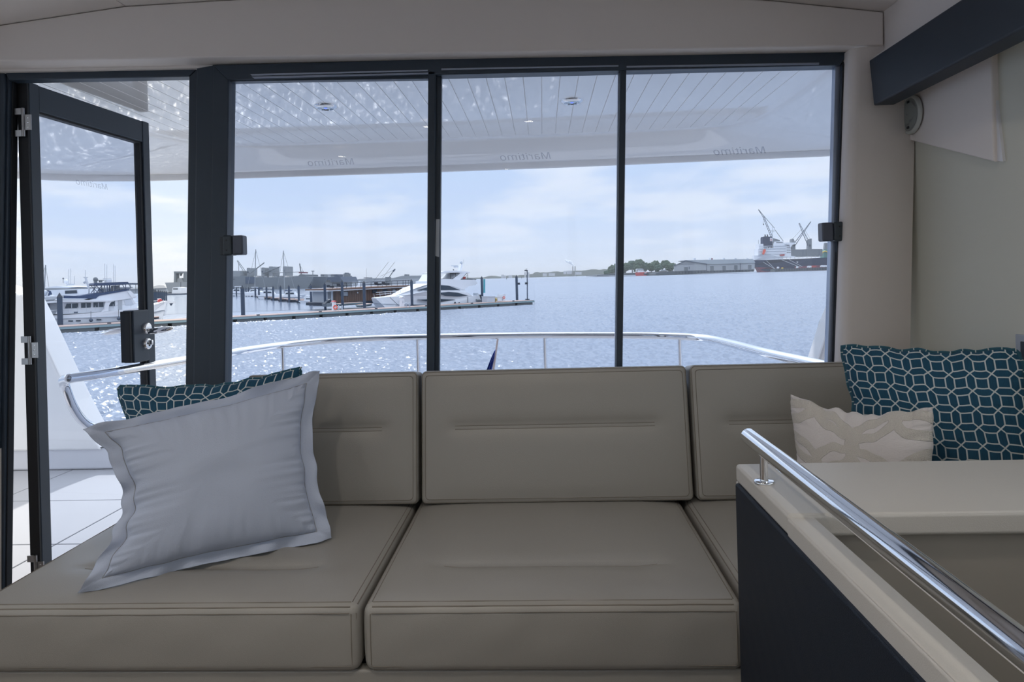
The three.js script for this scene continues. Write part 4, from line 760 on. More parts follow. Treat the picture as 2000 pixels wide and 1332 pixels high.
// things on the pontoon
{
  const v = dock.back(1.6);
  const ped = (x0, y0, x1, y1, lab, top = hm.white) => { const t = thing('power_pedestal', lab, 'pedestal'); S(v, t, 'column', hm.white, [[x0, y1], [x0 + 0.6, y0 + 2], [x1 - 0.6, y0 + 2], [x1, y1]], -0.2, 0.2); S(v, t, 'cap', top, [[x0 - 0.6, y0 + 2.4], [(x0 + x1) / 2, y0], [x1 + 0.6, y0 + 2.4]], -0.3, 0.3); S(v, t, 'socket_panel', hm.pale, rect(lerp(x0, x1, 0.3), lerp(y0, y1, 0.4), lerp(x0, x1, 0.7), lerp(y0, y1, 0.6)), -0.23, -0.2); return t; };
  ped(76, 623.5, 82.5, 641.5, 'white power pedestal at the left end of the pontoon'); ped(782, 578.5, 788, 601, 'white power pedestal beside the sport yacht bow');
  const lr = ped(649.5, 587, 655, 607.5, 'white safety post with red cap and life ring', hm.red); const c = v.p(652.3, 600, -0.3), g = new THREE.TorusGeometry(3.4 * v.m(652, 600), 1.0 * v.m(652, 600), 8, 20); g.translate(c.x, c.y, c.z); mesh('life_ring', g, hm.orange, lr);
  const post = (x, y0, y1, i) => { const t = thing('ladder_rail', `${i % 2 ? 'right' : 'left'} steel ladder handrail on the pontoon edge ${x < 300 ? 'below the trawler yacht' : x < 700 ? 'beside the life ring post' : 'below the sport yacht'}`, 'ladder', `ladder rails ${x < 300 ? 'one' : x < 700 ? 'two' : 'three'}`); const d = dock.back(0.1), p = [[x, y1], [x, y0 + 1.5], [x + 0.8, y0], [x + 1.6, y0 + 1.5], [x + 1.6, y1]].map(([a, b]) => d.p(a, b)); mesh('tube', tube(p, 0.03, 24, 8), hm.steel, t); };
  for (const a of [[93.5, 631.5, 648], [103.5, 631, 647], [660.5, 597, 606], [667.5, 597, 606], [792.5, 591, 605], [799, 591, 605]].entries()) post(...a[1], a[0]);
  const bx = (x0, y0, x1, y1, lab, m, nm = 'dock_box') => { const t = thing(nm, lab, 'box'); S(v, t, 'body', m, rect(x0, y0 + 1, x1, y1), -0.5, 0.5); S(v, t, 'lid', m, rect(x0 - 0.4, y0, x1 + 0.4, y0 + 1), -0.55, 0.55); return t; };
  bx(946.5, 578.5, 961, 592, 'grey dock box near the stern of the sport yacht', hm.pale); bx(967, 579.5, 974.5, 587.5, 'small white dock box right of the hose reel', hm.white);
  const lb = bx(977.5, 574.5, 981.5, 587, 'white life ring cabinet near the end of the pontoon', hm.white, 'safety_cabinet'), c2 = v.p(978, 581, -0.55), g2 = new THREE.TorusGeometry(2 * v.m(978, 581), 0.55 * v.m(978, 581), 8, 18); g2.translate(c2.x, c2.y, c2.z); mesh('life_ring', g2, hm.orange, lb);
  const hr = thing('hose_reel', 'yellow hose reel between the dock boxes', 'hose reel'), c3 = v.p(965, 585.5, -0.2); for (const k of [0, 0.08, 0.16]) { const g = new THREE.TorusGeometry(2.6 * v.m(965, 585), 0.8 * v.m(965, 585), 8, 18); g.translate(c3.x, c3.y, c3.z + k - 0.08); mesh('coil', g, hm.yellow, hr); } S(v, hr, 'stand', hm.dark, [[963, 590.5], [965, 584], [967, 590.5]], -0.1, 0.1);
  const tn = thing('tender', 'grey inflatable tender with outboards behind the sport yacht stern', 'dinghy'), v2 = dock.back(3.9); for (const w of [-0.6, 0.6]) Rd(v2, tn, 'tube', hm.grey2, [924, 586], [946, 586.5], 2.2, w); S(v2, tn, 'floor', hm.dark, rect(924, 585, 945, 588), -0.6, 0.6);
  for (const x of [930, 936]) { S(v2, tn, 'outboard', hm.cap, [[x - 2, 576], [x + 1.5, 575], [x + 2.5, 580], [x + 1, 586], [x - 1, 586]], -0.25, 0.25); } S(v2, tn, 'console', hm.pale, rect(927.5, 572.5, 931, 580), -0.3, 0.3); Rd(v2, tn, 'rail', hm.dark, [924, 580.5], [928, 580.5], 0.5);
}
// ---- white sport yacht
{
  const v = dock.back(5.3), t = thing('sport_yacht', 'white flybridge sport yacht moored behind the pontoon', 'yacht'), tp = (x) => clamp(0.12 + Math.sqrt(clamp((x - 728) / 90, 0, 1)), 0.12, 1);
  S(v, t, 'hull', hm.white, [[728.6, 582], [745, 603], [922, 596], [916.5, 576.5], [903, 578.2], [896, 573], [860, 567], [830, 567], [800, 572], [764, 578.5]], -1.9, 1.9, tp);
  S(v, t, 'hull_stripe', hm.pale, [[736, 592.5], [800, 594.5], [860, 593.5], [860, 594.5], [800, 595.6], [738, 594]], -1.95, 1.95, tp);
  S(v, t, 'hull_window', hm.glass, [[800, 585], [834, 583.5], [870, 585], [836, 588.5], [812, 587.5]], -1.93, 1.93);
  S(v, t, 'trunk_cabin', hm.white, [[764, 578.7], [781, 571], [800, 562.5], [834, 551], [858, 547], [890, 560], [897, 573], [860, 574], [800, 574]], -1.45, 1.45, (x) => clamp(0.3 + (x - 760) / 60, 0.3, 1));
  S(v, t, 'windscreen', hm.glass, [[803, 566.5], [835, 556.5], [862, 558.5], [884, 566.5], [850, 567], [820, 567.5]], -1.49, 1.49);
  S(v, t, 'saloon_window', hm.glass, [[836, 572], [857, 570], [874, 571.5], [894, 577], [876, 579], [850, 577.5]], -1.93, 1.93);
  S(v, t, 'flybridge', hm.white, [[826, 549], [856, 545], [885, 546.5], [911, 546.5], [917.5, 554], [911, 557.3], [900, 559], [890, 566], [872, 560], [850, 556.5], [826, 556]], -1.5, 1.5);
  S(v, t, 'hardtop', hm.white, [[838, 533.5], [856, 530], [876, 529], [905, 531.8], [903, 534.2], [880, 533], [858, 533.5], [840, 536.5]], -1.35, 1.35);
  S(v, t, 'arch', hm.white, [[884.5, 534], [897.5, 533.5], [886, 546.5], [869, 546.8]], -1.37, 1.37); S(v, t, 'front_pillar', hm.white, [[838, 535], [842, 535], [834, 550], [829, 549.5]], -1.3, 1.3);
  S(v, t, 'side_screen', hm.glass, [[858, 545.5], [858, 544.5], [868, 545]], -1.3, 1.3); for (const [a, b] of [[866.5, 534], [876.5, 534.2], [900, 534]]) Rd(v, t, 'strut', hm.dark, [a, b], [a + 0.5, 546.3], 0.5, -1.3);
  Rd(v, t, 'screen_frame', hm.dark, [886, 546.5], [898, 534], 0.5, -1.36); Rd(v, t, 'screen_frame', hm.dark, [858, 546], [869, 545.5], 0.5, -1.36); Rd(v, t, 'screen_frame', hm.dark, [869, 545.5], [884, 535], 0.5, -1.36); S(v, t, 'screen_sill', hm.dark, rect(886, 545.2, 908.5, 546.6), -1.4, 1.4);
  const ms = S(v, t, 'radar_mast', hm.white, [[895, 530], [899.5, 517], [902, 515], [901, 522], [898.5, 530]], -0.2, 0.2); Ball(v, ms, 'radar_dome', hm.pale, 900.6, 512.6, 2.9, 0, 1.1); S(v, ms, 'radar_bar', hm.pale, rect(881.5, 518.4, 893, 519.8), -0.1, 0.1); S(v, ms, 'radar_box', hm.pale, rect(888, 519.5, 893, 522.5), -0.2, 0.2); Rd(v, ms, 'antenna', hm.pale, [905.4, 515], [905.4, 507], 0.35); Ball(v, ms, 'camera_pod', hm.dark, 885.7, 527, 1.2);
  for (let k = 0; k < 7; k++) { const x = 729 + k * 9, y = 581 - k * 1.9; Rd(v, t, 'bow_stanchion', hm.steel, [x, y], [x - 1, y - 7.5 + k * 0.3], 0.35, -1.1 * tp(x)); } Rd(v, t, 'bow_rail', hm.steel, [726, 571.2], [782, 567.5], 0.45, -0.9); Rd(v, t, 'bow_rail', hm.steel, [726, 575.5], [780, 570.5], 0.4, -0.9);
  for (const [x, y] of [[825, 592], [868, 591.5], [876, 592.5]]) { Ball(v, t, 'side_fender', hm.dark, x, y, 1.8, -2.05, 1.5); } Rd(v, t, 'mooring_line', hm.dark, [747, 581], [762, 595], 0.4, -1.6); Rd(v, t, 'shore_line', hm.dark, [893.6, 579.5], [893.6, 593], 0.45, -1.95);
  const f = thing('stern_flag', 'small striped flag at the stern of the sport yacht', 'flag'); S(v, f, 'cloth', hm.red, [[904, 541], [909, 540], [909, 544.5], [904, 545]], -0.02, 0.02); Rd(v, f, 'staff', hm.dark, [907.5, 546], [912, 537.5], 0.35);
}
// ---- brown houseboat
{
  const v = dock.back(12), t = thing('houseboat', 'brown timber clad houseboat with a railed roof terrace', 'houseboat');
  S(v, t, 'float', hm.dark, [[640, 592], [790, 583], [790, 588], [640, 598]], -0.3, 6);
  const wl = S(v, t, 'wall', hm.clad, [[656, 567.5], [786, 561], [786, 585], [656, 592]], 0, 5);
  S(v, t, 'porch_wall', hm.shed, [[646, 568], [656, 567.5], [656, 592], [646, 592.5]], 0.8, 5); S(v, t, 'porch_post', hm.pale, rect(649, 568, 651.2, 592), 0.1, 0.3);
  for (let k = 0; k < 30; k++) { const x = 657.5 + k * 4.3; S(v, wl, 'cladding_batten', hm.clad, [[x, 567.6 - (x - 656) * 0.05], [x + 1.6, 567.5 - (x - 656) * 0.05], [x + 1.6, 591.8 - (x - 656) * 0.053], [x, 591.9 - (x - 656) * 0.053]], -0.05, 0); }
  S(v, t, 'roof_soffit', hm.white, [[635, 567.3], [800, 559.2], [800, 560.6], [635, 569.2]], -0.9, 5.4); S(v, t, 'roof_fascia', hm.clad, [[635, 564.2], [800, 556.6], [800, 559.2], [635, 567.3]], -0.95, 5.5);
  for (const [x0, y0, x1, y1, m] of [[664.5, 569, 679.5, 578.5, hm.shed], [726.5, 566, 735.5, 573, hm.glass], [747, 565, 756, 572, hm.glass], [765, 564.5, 772.5, 571.5, hm.shed]]) { const w = S(v, t, 'window', hm.dark, rect(x0, y0, x1, y1), -0.08, 0.05); S(v, w, 'pane', m, rect(x0 + 1, y0 + 1, x1 - 1, y1 - 1), -0.1, -0.08); }
  for (const x of [645, 653.5, 663, 672, 681, 690, 699, 704, 720, 733, 742, 750, 760, 771, 782, 787, 793]) Rd(v, t, 'roof_rail_post', hm.dark, [x, 564 - (x - 640) * 0.046], [x, 554.2 - (x - 645) * 0.046], 0.45, -0.6);
  Rd(v, t, 'roof_rail', hm.dark, [644, 554.2], [798, 547.2], 0.5, -0.6); Rd(v, t, 'roof_rail', hm.dark, [644, 559.2], [798, 552.2], 0.35, -0.6);
  for (const [x, y] of [[656, 557], [676, 555], [750, 552], [765, 551.5]]) S(v, t, 'deck_chair', hm.dark, [[x - 4, y + 4], [x - 5, y - 1], [x - 3, y + 1.5], [x + 4, y + 1], [x + 4, y + 5]], 1, 1.8);
  S(v, t, 'wall_lamp', hm.white, rect(697, 570.5, 699, 573), -0.1, 0);
  const o = thing('outboard_skiff', 'small dark skiff with raised outboard left of the houseboat', 'skiff'), w2 = dock.back(8); S(w2, o, 'motor', hm.cap, [[632, 594], [640, 586], [644, 584], [645, 588], [638, 596]], -0.3, 0.3); S(w2, o, 'hull', hm.grey, [[633, 593], [650, 591], [648, 598], [635, 599]], -0.6, 0.6);
  for (const [x0, x1, y, w] of [[663, 712, 593.5, 7], [705, 727, 596, 5]]) { const f = thing('finger_pier', `short finger pier ${x0 < 700 ? 'beside the houseboat' : 'off the sport yacht bow'}`, 'pier'), pv = dock.back(w); S(pv, f, 'deck', hm.deck, [[x0, y - 0.6], [x1, y - 3.6], [x1, y - 2.8], [x0, y + 0.4]], 0, 1.2); S(pv, f, 'skirt', hm.fender, [[x0, y + 0.4], [x1, y - 2.8], [x1, y - 1.4], [x0, y + 2.2]], 0.02, 1.18); S(pv, f, 'float', hm.dark, [[x0 + 1, y + 2], [x1, y - 1.4], [x1, y + 0.6], [x0 + 1, y + 4]], 0.1, 1.1); }
}
// ---- trawler yacht at the left
{
  const v = dock.back(5.6), t = thing('trawler_yacht', 'large white trawler yacht with dark bimini behind the glass door', 'yacht'), tp = (x) => clamp(Math.sqrt(clamp((326 - x) / 70, 0.0, 1)), 0.06, 1);
  S(v, t, 'hull', hm.white, [[52, 617], [130, 613.5], [190, 608.5], [240, 603], [290, 596], [324, 587.5], [318, 607], [312, 624], [237, 629], [52, 640]], -2.2, 2.2, tp);
  S(v, t, 'boot_stripe', hm.bluegrey, [[52, 634.5], [237, 625.5], [314, 620], [312, 626], [237, 631], [52, 642]], -2.2, 2.2, (x) => tp(x) * 0.98);
  S(v, t, 'rub_strake', hm.pale, [[56, 622], [237, 615], [318, 604.5], [318, 605.7], [237, 616.3], [56, 623.4]], -2.27, 2.27, tp);
  const cab = S(v, t, 'deckhouse', hm.white, [[118, 586.5], [214, 587], [240, 580], [251, 581.5], [262, 598], [258, 604], [118, 613]], -1.6, 1.6);
  for (const [x0, x1, y0, y1] of [[122.5, 148, 592.5, 601.5], [153.5, 172, 591.5, 600.5], [177, 196, 590.5, 599.5]]) { const w = S(v, cab, 'window', hm.glass, [[x0 + (x0 < 130 ? 3.5 : 0), y0], [x1, y0 - 0.5], [x1, y1 - 0.8], [x0, y1]], -1.66, -1.6); S(v, w, 'divider', hm.white, rect((x0 + x1) / 2 - 0.5, y0, (x0 + x1) / 2 + 0.5, y1 - 0.4), -1.7, -1.66); }
  S(v, cab, 'window', hm.glass, [[206, 597.5], [209, 592], [213, 589], [218, 587.5], [218, 597]], -1.66, -1.6); S(v, cab, 'windscreen', hm.pale, [[236, 585], [248, 583.5], [254, 594], [238, 595.5]], -1.66, -1.6); S(v, cab, 'door', hm.shed, [[224.5, 586], [232, 585], [232, 605], [224.5, 606]], -1.65, -1.6); S(v, t, 'wing_support', hm.white, [[199, 586.5], [211, 586.5], [205.5, 595], [204, 606], [190, 608.5], [196, 602]], -2.05, -1.9);
  S(v, t, 'boat_deck', hm.white, [[84, 589], [122, 585.5], [214, 585.5], [214, 588.3], [122, 589.3], [84, 592]], -2.1, 2.1);
  S(v, t, 'flybridge', hm.white, [[156, 588], [182, 582.5], [187.5, 577], [240, 567.5], [252, 574], [259, 580.5], [251, 582.5], [216, 587]], -1.7, 1.7);
  S(v, t, 'spray_dodger', hm.canvas, [[121, 577], [150, 578], [181, 573], [240, 565.5], [249, 562], [240, 568], [187.5, 577.5], [181, 583], [121, 582.5]], -1.75, 1.75);
  S(v, t, 'visor', hm.white, [[241, 569], [247, 567.5], [259, 579], [250, 581.5]], -1.8, 1.8); S(v, t, 'boat_rail_panel', hm.shed, [[84, 581], [121, 577.5], [121, 582.5], [84, 586]], -1.5, 1.5);
  S(v, t, 'bimini', hm.canvas, [[177, 556.5], [180, 553], [243, 551], [246, 555.5], [240, 556.3], [179, 558.5]], -1.6, 1.6);
  for (const [a, b] of [[[179, 557], [178.5, 574]], [[204, 556], [204.5, 571]], [[219, 555], [219.5, 569.5]], [[239, 555.5], [239.5, 567]], [[244, 552.5], [249, 562.5]], [[182, 557], [196, 571]], [[194, 557], [183, 572]], [[209, 556], [209, 570]]]) for (const w of [-1.5, 1.5]) Rd(v, t, 'bimini_post', hm.canvas, a, b, 0.55, w);
  S(v, t, 'clear_screen', hm.pale, [[222, 558], [239, 557], [239, 563.5], [222, 567.5]], 1.4, 1.45);
  const m1 = S(v, t, 'signal_mast', hm.white, [[165, 541], [168.5, 541], [176, 566], [173, 567]], -0.2, 0.2); Ball(v, m1, 'horn', hm.pale, 165, 551.5, 2); S(v, m1, 'crosstree', hm.pale, rect(163, 541, 171.5, 542.2), -0.2, 0.2);
  for (const [x, y0, y1] of [[162.2, 528, 556], [199.5, 516, 585], [203.5, 518, 572], [216.2, 517, 584], [219.4, 520, 570], [130.5, 527, 556], [134.4, 526, 556], [141.6, 540, 556]]) Rd(v, t, 'whip_antenna', hm.pale, [x, y1], [x, y0], 0.35, -1.4);
  Ball(v, t, 'satellite_dome', hm.grey, 186.6, 546, 3.7, 0, 1.15); S(v, t, 'dome_stand', hm.grey, rect(184, 549, 189, 554), -0.3, 0.3); S(v, t, 'radar_array', hm.grey, rect(190.5, 547, 203, 548.2), -0.15, 0.15); S(v, t, 'radar_box', hm.grey, rect(194, 548, 199, 551.5), -0.3, 0.3); S(v, t, 'radar_array', hm.pale, rect(201, 544, 217, 545.2), -0.15, 0.15); S(v, t, 'radar_box', hm.white, rect(206, 546.5, 216, 552), -0.6, 0.6);
  for (const [x, y] of [[88, 627], [169.6, 623.5], [222, 620.5]]) { const f = Ball(v, t, 'ball_fender', hm.bluegrey, x, y, 2.9, -2.5); Rd(v, f, 'fender_line', hm.dark, [x, y - 2], [x, y - 17], 0.3, -2.4); }
  for (const [x, y] of [[132, 625], [146.5, 624.5], [185.5, 622.5]]) S(v, t, 'porthole', hm.glass, rect(x - 4.5, y - 1.2, x + 4.5, y + 1.2), -2.24, -2.2);
  S(v, t, 'name_board', hm.bluegrey, [[138, 607.8], [145.5, 607.4], [145.5, 610], [138, 610.4]], -2.24, -2.2);
  for (let k = 0; k < 16; k++) { const x = 60 + k * 17, y = 615 - k * 1.35; Rd(v, t, 'rail_stanchion', hm.steel, [x, y], [x, y - 9.5], 0.3, -2.1 * tp(x)); } Rd(v, t, 'side_rail', hm.steel, [56, 608], [190, 599.5], 0.4, -2.1); Rd(v, t, 'side_rail', hm.steel, [190, 599.5], [300, 587], 0.4, -1.6); S(v, t, 'bow_pulpit', hm.white, [[318, 587], [342, 589], [340, 592], [318, 593]], -0.25, 0.25); S(v, t, 'anchor', hm.bluegrey, [[330, 590], [334, 597], [338, 591]], -0.15, 0.15); S(v, t, 'windlass', hm.red, [[308, 586], [313, 583.5], [316, 587], [309, 590]], -0.3, 0.3);
  // tender lashed on the boat deck
  const d = thing('deck_tender', 'white tender and outboards lashed on the trawler boat deck', 'dinghy'); S(v, d, 'hull', hm.white, [[66, 585], [70, 579], [106, 577], [108, 583], [100, 588], [72, 589]], -1.2, 1.2); Ball(v, d, 'engine_cowl', hm.pale, 88, 573, 4.5, 0, 1.2); Ball(v, d, 'engine_cowl', hm.pale, 99, 580, 4, -0.8, 0.9); Ball(v, d, 'fender_roll', hm.pale, 74, 582, 4, -1, 0.9); S(v, d, 'canvas_roll', hm.canvas, [[94, 568], [98, 568], [102, 578], [95, 578]], -0.6, 0.6); Rd(v, d, 'davit', hm.steel, [80, 600], [92, 570], 0.7, -1.3); Rd(v, d, 'davit', hm.steel, [76, 606], [88, 596], 0.5, -1.4);
  // stern gear
  S(v, t, 'cockpit_door', hm.bluegrey, rect(89, 592.5, 94, 603.5), -1.4, -1.3); S(v, t, 'aft_cabin', hm.shed, [[66, 593], [118, 590], [118, 612], [66, 616]], -1.3, 1.6); S(v, t, 'stern_wing', hm.white, [[104, 612], [112, 596], [118, 591], [118, 613]], -2.05, -1.85);
}
// ---- yacht roof, sailing boats and small craft behind
function motorboat(x0, x1, y, h, Z, label, flip = 1) {
  const v = side(Z), t = thing('motor_boat', label, 'boat', 'moored boats behind the slip piles'), w = x1 - x0, X = (f) => flip > 0 ? x0 + w * f : x1 - w * f, k = (l) => l.map(([f, g]) => [X(f), y - h * g]), b = w * v.m(x0, y) * 0.16;
  S(v, t, 'hull', hm.white, k([[0, 0.42], [0.06, 0], [0.92, 0], [1.0, 0.3], [0.5, 0.4]]), -b, b); S(v, t, 'cabin', hm.white, k([[0.22, 0.4], [0.32, 0.72], [0.72, 0.74], [0.8, 0.36]]), -b * 0.75, b * 0.75); S(v, t, 'cabin_window', hm.glass, k([[0.31, 0.5], [0.36, 0.64], [0.7, 0.65], [0.72, 0.5]]), -b * 0.78, b * 0.78); S(v, t, 'hardtop', hm.white, k([[0.36, 0.95], [0.4, 1.0], [0.74, 1.0], [0.74, 0.95]]), -b * 0.7, b * 0.7); S(v, t, 'hull_stripe', hm.bluegrey, k([[0.05, 0.22], [0.96, 0.2], [0.95, 0.15], [0.06, 0.17]]), -b * 1.02, b * 1.02);
  for (const f of [0.42, 0.7]) Rd(v, t, 'strut', hm.steel, [X(f), y - h * 0.72], [X(f), y - h * 0.96], 0.3, -b * 0.6);
}
motorboat(448, 478, 577, 18, 178, 'white motor boat at the far left of the slips, beside the window jamb');
motorboat(480, 512, 577.5, 17, 168, 'white motor boat under the first tall mast');
motorboat(505, 546, 583, 21, 135, 'white motor boat between the two tall masts', -1);
motorboat(546, 588, 585, 21, 122, 'white motor boat right of the second tall mast');
motorboat(586, 632, 592, 15, 100, 'low white motor boat beside the houseboat porch', -1);
motorboat(300, 322, 617, 34, 70, 'white boat bow between the door leaf and the post', -1);
function sailboat(mx, mt, mb, x0, x1, yh, Z, label, stay) {
  const v = side(Z), t = thing('sailing_boat', label, 'sailboat'); S(v, t, 'hull', hm.white, [[x0, yh - 6], [x0 + 3, yh], [x1 - 4, yh], [x1, yh - 7]], -1.6, 1.6); S(v, t, 'coachroof', hm.white, [[lerp(x0, x1, 0.3), yh - 6], [lerp(x0, x1, 0.35), yh - 8.5], [lerp(x0, x1, 0.7), yh - 9], [lerp(x0, x1, 0.78), yh - 6.3]], -1, 1);
  Rd(v, t, 'mast', hm.grey2, [mx[1], mb], [mx[0], mt], 1.0, 0, 0.7); Rd(v, t, 'boom', hm.canvas, [mx[1], mb - 8], [mx[1] + stay * 14, mb - 7], 0.9); Rd(v, t, 'forestay', hm.grey2, [mx[0], mt + 1], [mx[1] - stay * 16, mb - 2], 0.3); Rd(v, t, 'backstay', hm.grey2, [mx[0], mt + 1], [mx[1] + stay * 22, mb - 2], 0.3); Rd(v, t, 'spreader', hm.grey2, [lerp(mx[0], mx[1], 0.5) - 2.5, lerp(mt, mb, 0.5)], [lerp(mx[0], mx[1], 0.5) + 2.5, lerp(mt, mb, 0.5)], 0.3);
}
sailboat([499.7, 497.5], 487, 570, 482, 520, 577, 165, 'sailing boat with the left tall mast before the grey ship', 1);
sailboat([553.5, 556], 489.5, 575, 540, 592, 582, 130, 'sailing boat with the right tall mast before the grey ship', 1);
sailboat([89, 85], 517.5, 600, 66, 108, 606, 90, 'sailing boat mast seen left behind the trawler yacht', -1);
{
  const v = side(75), t = thing('motor_yacht', 'white motor yacht partly hidden behind the trawler yacht', 'yacht');
  S(v, t, 'hull', hm.white, [[100, 590], [180, 586], [176, 612], [106, 615]], -2, 2); S(v, t, 'saloon', hm.white, [[118, 566], [172, 564], [176, 588], [112, 590]], -1.7, 1.7); S(v, t, 'saloon_window', hm.glass, [[148, 567], [170, 566], [171, 572], [148, 573]], -1.75, 1.75); S(v, t, 'hardtop', hm.white, [[107, 560.5], [130, 558.5], [168, 560], [150, 562.5], [112, 562]], -1.6, 1.6);
  Ball(v, t, 'satellite_dome', hm.white, 129, 550, 3.3, 0, 1.1); Rd(v, t, 'dome_post', hm.white, [131, 559], [129.5, 552], 0.9); S(v, t, 'radar', hm.pale, rect(134, 554, 142, 556.5), -0.3, 0.3); Ball(v, t, 'lamp_ball', hm.grey, 123.5, 544, 1.4); Rd(v, t, 'lamp_pole', hm.grey, [123.5, 553], [123.5, 545], 0.35);
}
// ---- slip piles with finger piers
{
  const row = [[448.6, 561, 577], [452.5, 562, 578], [457, 561, 578], [462, 561, 579], [481, 561, 578], [486, 561, 578], [492, 561, 579], [499, 561, 581], [506, 560, 581.5], [521, 559, 585], [534, 558, 587], [548.5, 557, 589], [565, 556.5, 590.5], [584, 555.5, 592], [608, 554, 596]];
  row.forEach(([x, yt, yb], i) => { const p = atY(x, yb, WATER), v = new Vert(p, 1, 0); pile(v, x, yt, yb, 2.0 + i * 0.16, `slim dark pile, ${ORD[i]} from the left in the far row of slips`, 'slip piles'); });
  for (let i = 8; i < row.length; i++) {
    const [x, , yb] = row[i], v = new Vert(atY(x, yb, WATER), 1, 0), t = thing('slip_finger', `low floating finger pier among the slip piles, ${ORD[i - 8]} from the left`, 'pier', 'slip fingers'), x1 = (row[i + 1]?.[0] ?? 640) - 1, h = 0.42 / v.m(x, yb);
    S(v, t, 'deck', hm.deck, [[x - 6, yb - h - 0.6], [x1, yb - h - 1], [x1, yb - h + 0.2], [x - 6, yb - h + 0.4]], 0, 3); S(v, t, 'float', hm.dark, [[x - 5, yb - h + 0.3], [x1, yb - h], [x1, yb - 0.4], [x - 5, yb]], 0.1, 2.8);
  }
  for (const [i, [x, yt, yb, w]] of [[304.5, 564.6, 617, 6], [310.5, 566, 600, 4.4], [314.5, 567, 593, 3.8], [318, 567.5, 590, 3.2], [321.5, 568, 587, 2.8], [325, 568.5, 584, 2.6]].entries()) pile(new Vert(atY(x, yb + 3, WATER), 1, 0), x, yt, yb + 3, w, i ? `blue grey pile, ${ORD[i]} of the row seen through the door opening` : 'nearest thick pile in the row seen through the door opening', 'piles seen through the door opening');
  const t = thing('finger_pier', 'short finger pier below the piles in the door opening', 'pier'), v = dock.back(2.56); S(v, t, 'deck', hm.deck, [[286, 620], [311, 618], [311, 619.4], [286, 621.4]], 0, 0.6); S(v, t, 'float', hm.dark, [[286, 621.4], [311, 619.4], [310, 622.5], [286, 624.5]], 0.05, 0.55);
}
// ---- grey naval cargo ship far left
{
  const v = side(380), t = thing('grey_cargo_ship', 'long blue grey naval cargo ship with four crane towers', 'ship');
  S(v, t, 'hull', hm.grey, [[430, 541], [470, 540], [470, 538.5], [486, 538.5], [486, 541.5], [575, 541.5], [580, 539.5], [612.8, 540.5], [604, 557], [600, 564], [430, 572]], 0, 26);
  S(v, t, 'side_panel', hm.bluegrey, [[480, 541], [498, 541], [498, 553.5], [480, 554]], -0.6, 0);
  S(v, t, 'bow_bulwark', hm.grey, [[578, 541], [584, 535], [594, 536.5], [594, 540]], 2, 24); S(v, t, 'deckhouse', hm.grey2, [[436, 529], [463.5, 529], [464, 541], [436, 541]], 3, 23); for (const x of [452, 456.5]) S(v, t, 'bridge_window', hm.glass, rect(x, 544.5, x + 1, 546), -0.4, 0);
  for (const [x0, x1, y0, y1] of [[470, 476.5, 522.6, 539], [499, 505.5, 522, 541], [514, 522, 520, 541.5], [542, 549.5, 519.6, 541.5]]) { const c = S(v, t, 'crane_tower', hm.grey2, [[x0, y1], [x0, y0 + 1], [x0 + 1, y0], [x1 - 1, y0], [x1, y0 + 1], [x1, y1]], 8, 18); S(v, c, 'cab', hm.bluegrey, rect(x0 + 1.5, y0 + 7, x0 + 3.5, y0 + 10), 7.6, 8); }
  for (const [a, b, r] of [[[467, 533], [452, 508.5], 0.55], [[470, 531], [453.5, 508], 0.55], [[477, 534.6], [506.5, 512.5], 0.95], [[503, 534], [538, 520.5], 0.9], [[522, 533], [585, 530.6], 0.6]]) Rd(v, t, 'boom', hm.grey, a, b, r, 7);
  const m = Rd(v, t, 'foremast', hm.grey, [574, 537], [570.5, 514], 1.1, 12); Rd(v, m, 'stay', hm.grey, [571, 517], [580, 534], 0.3, 12); S(v, m, 'platform', hm.boot, rect(571, 531, 585, 533.5), 10, 14); Rd(v, t, 'aft_mast', hm.grey, [448, 530], [448, 513.5], 0.5, 12); Rd(v, t, 'jackstaff', hm.grey2, [597, 540], [597, 529], 0.7, 12); S(v, t, 'jackstaff_light', hm.grey2, rect(595.2, 528.5, 599, 530), 11, 13);
  for (let k = 0; k < 9; k++) S(v, t, 'deck_gear', k % 3 ? hm.grey2 : hm.tan, rect(487 + k * 10, 538.6 + (k % 2), 493 + k * 10, 541.5), 6, 16);
}
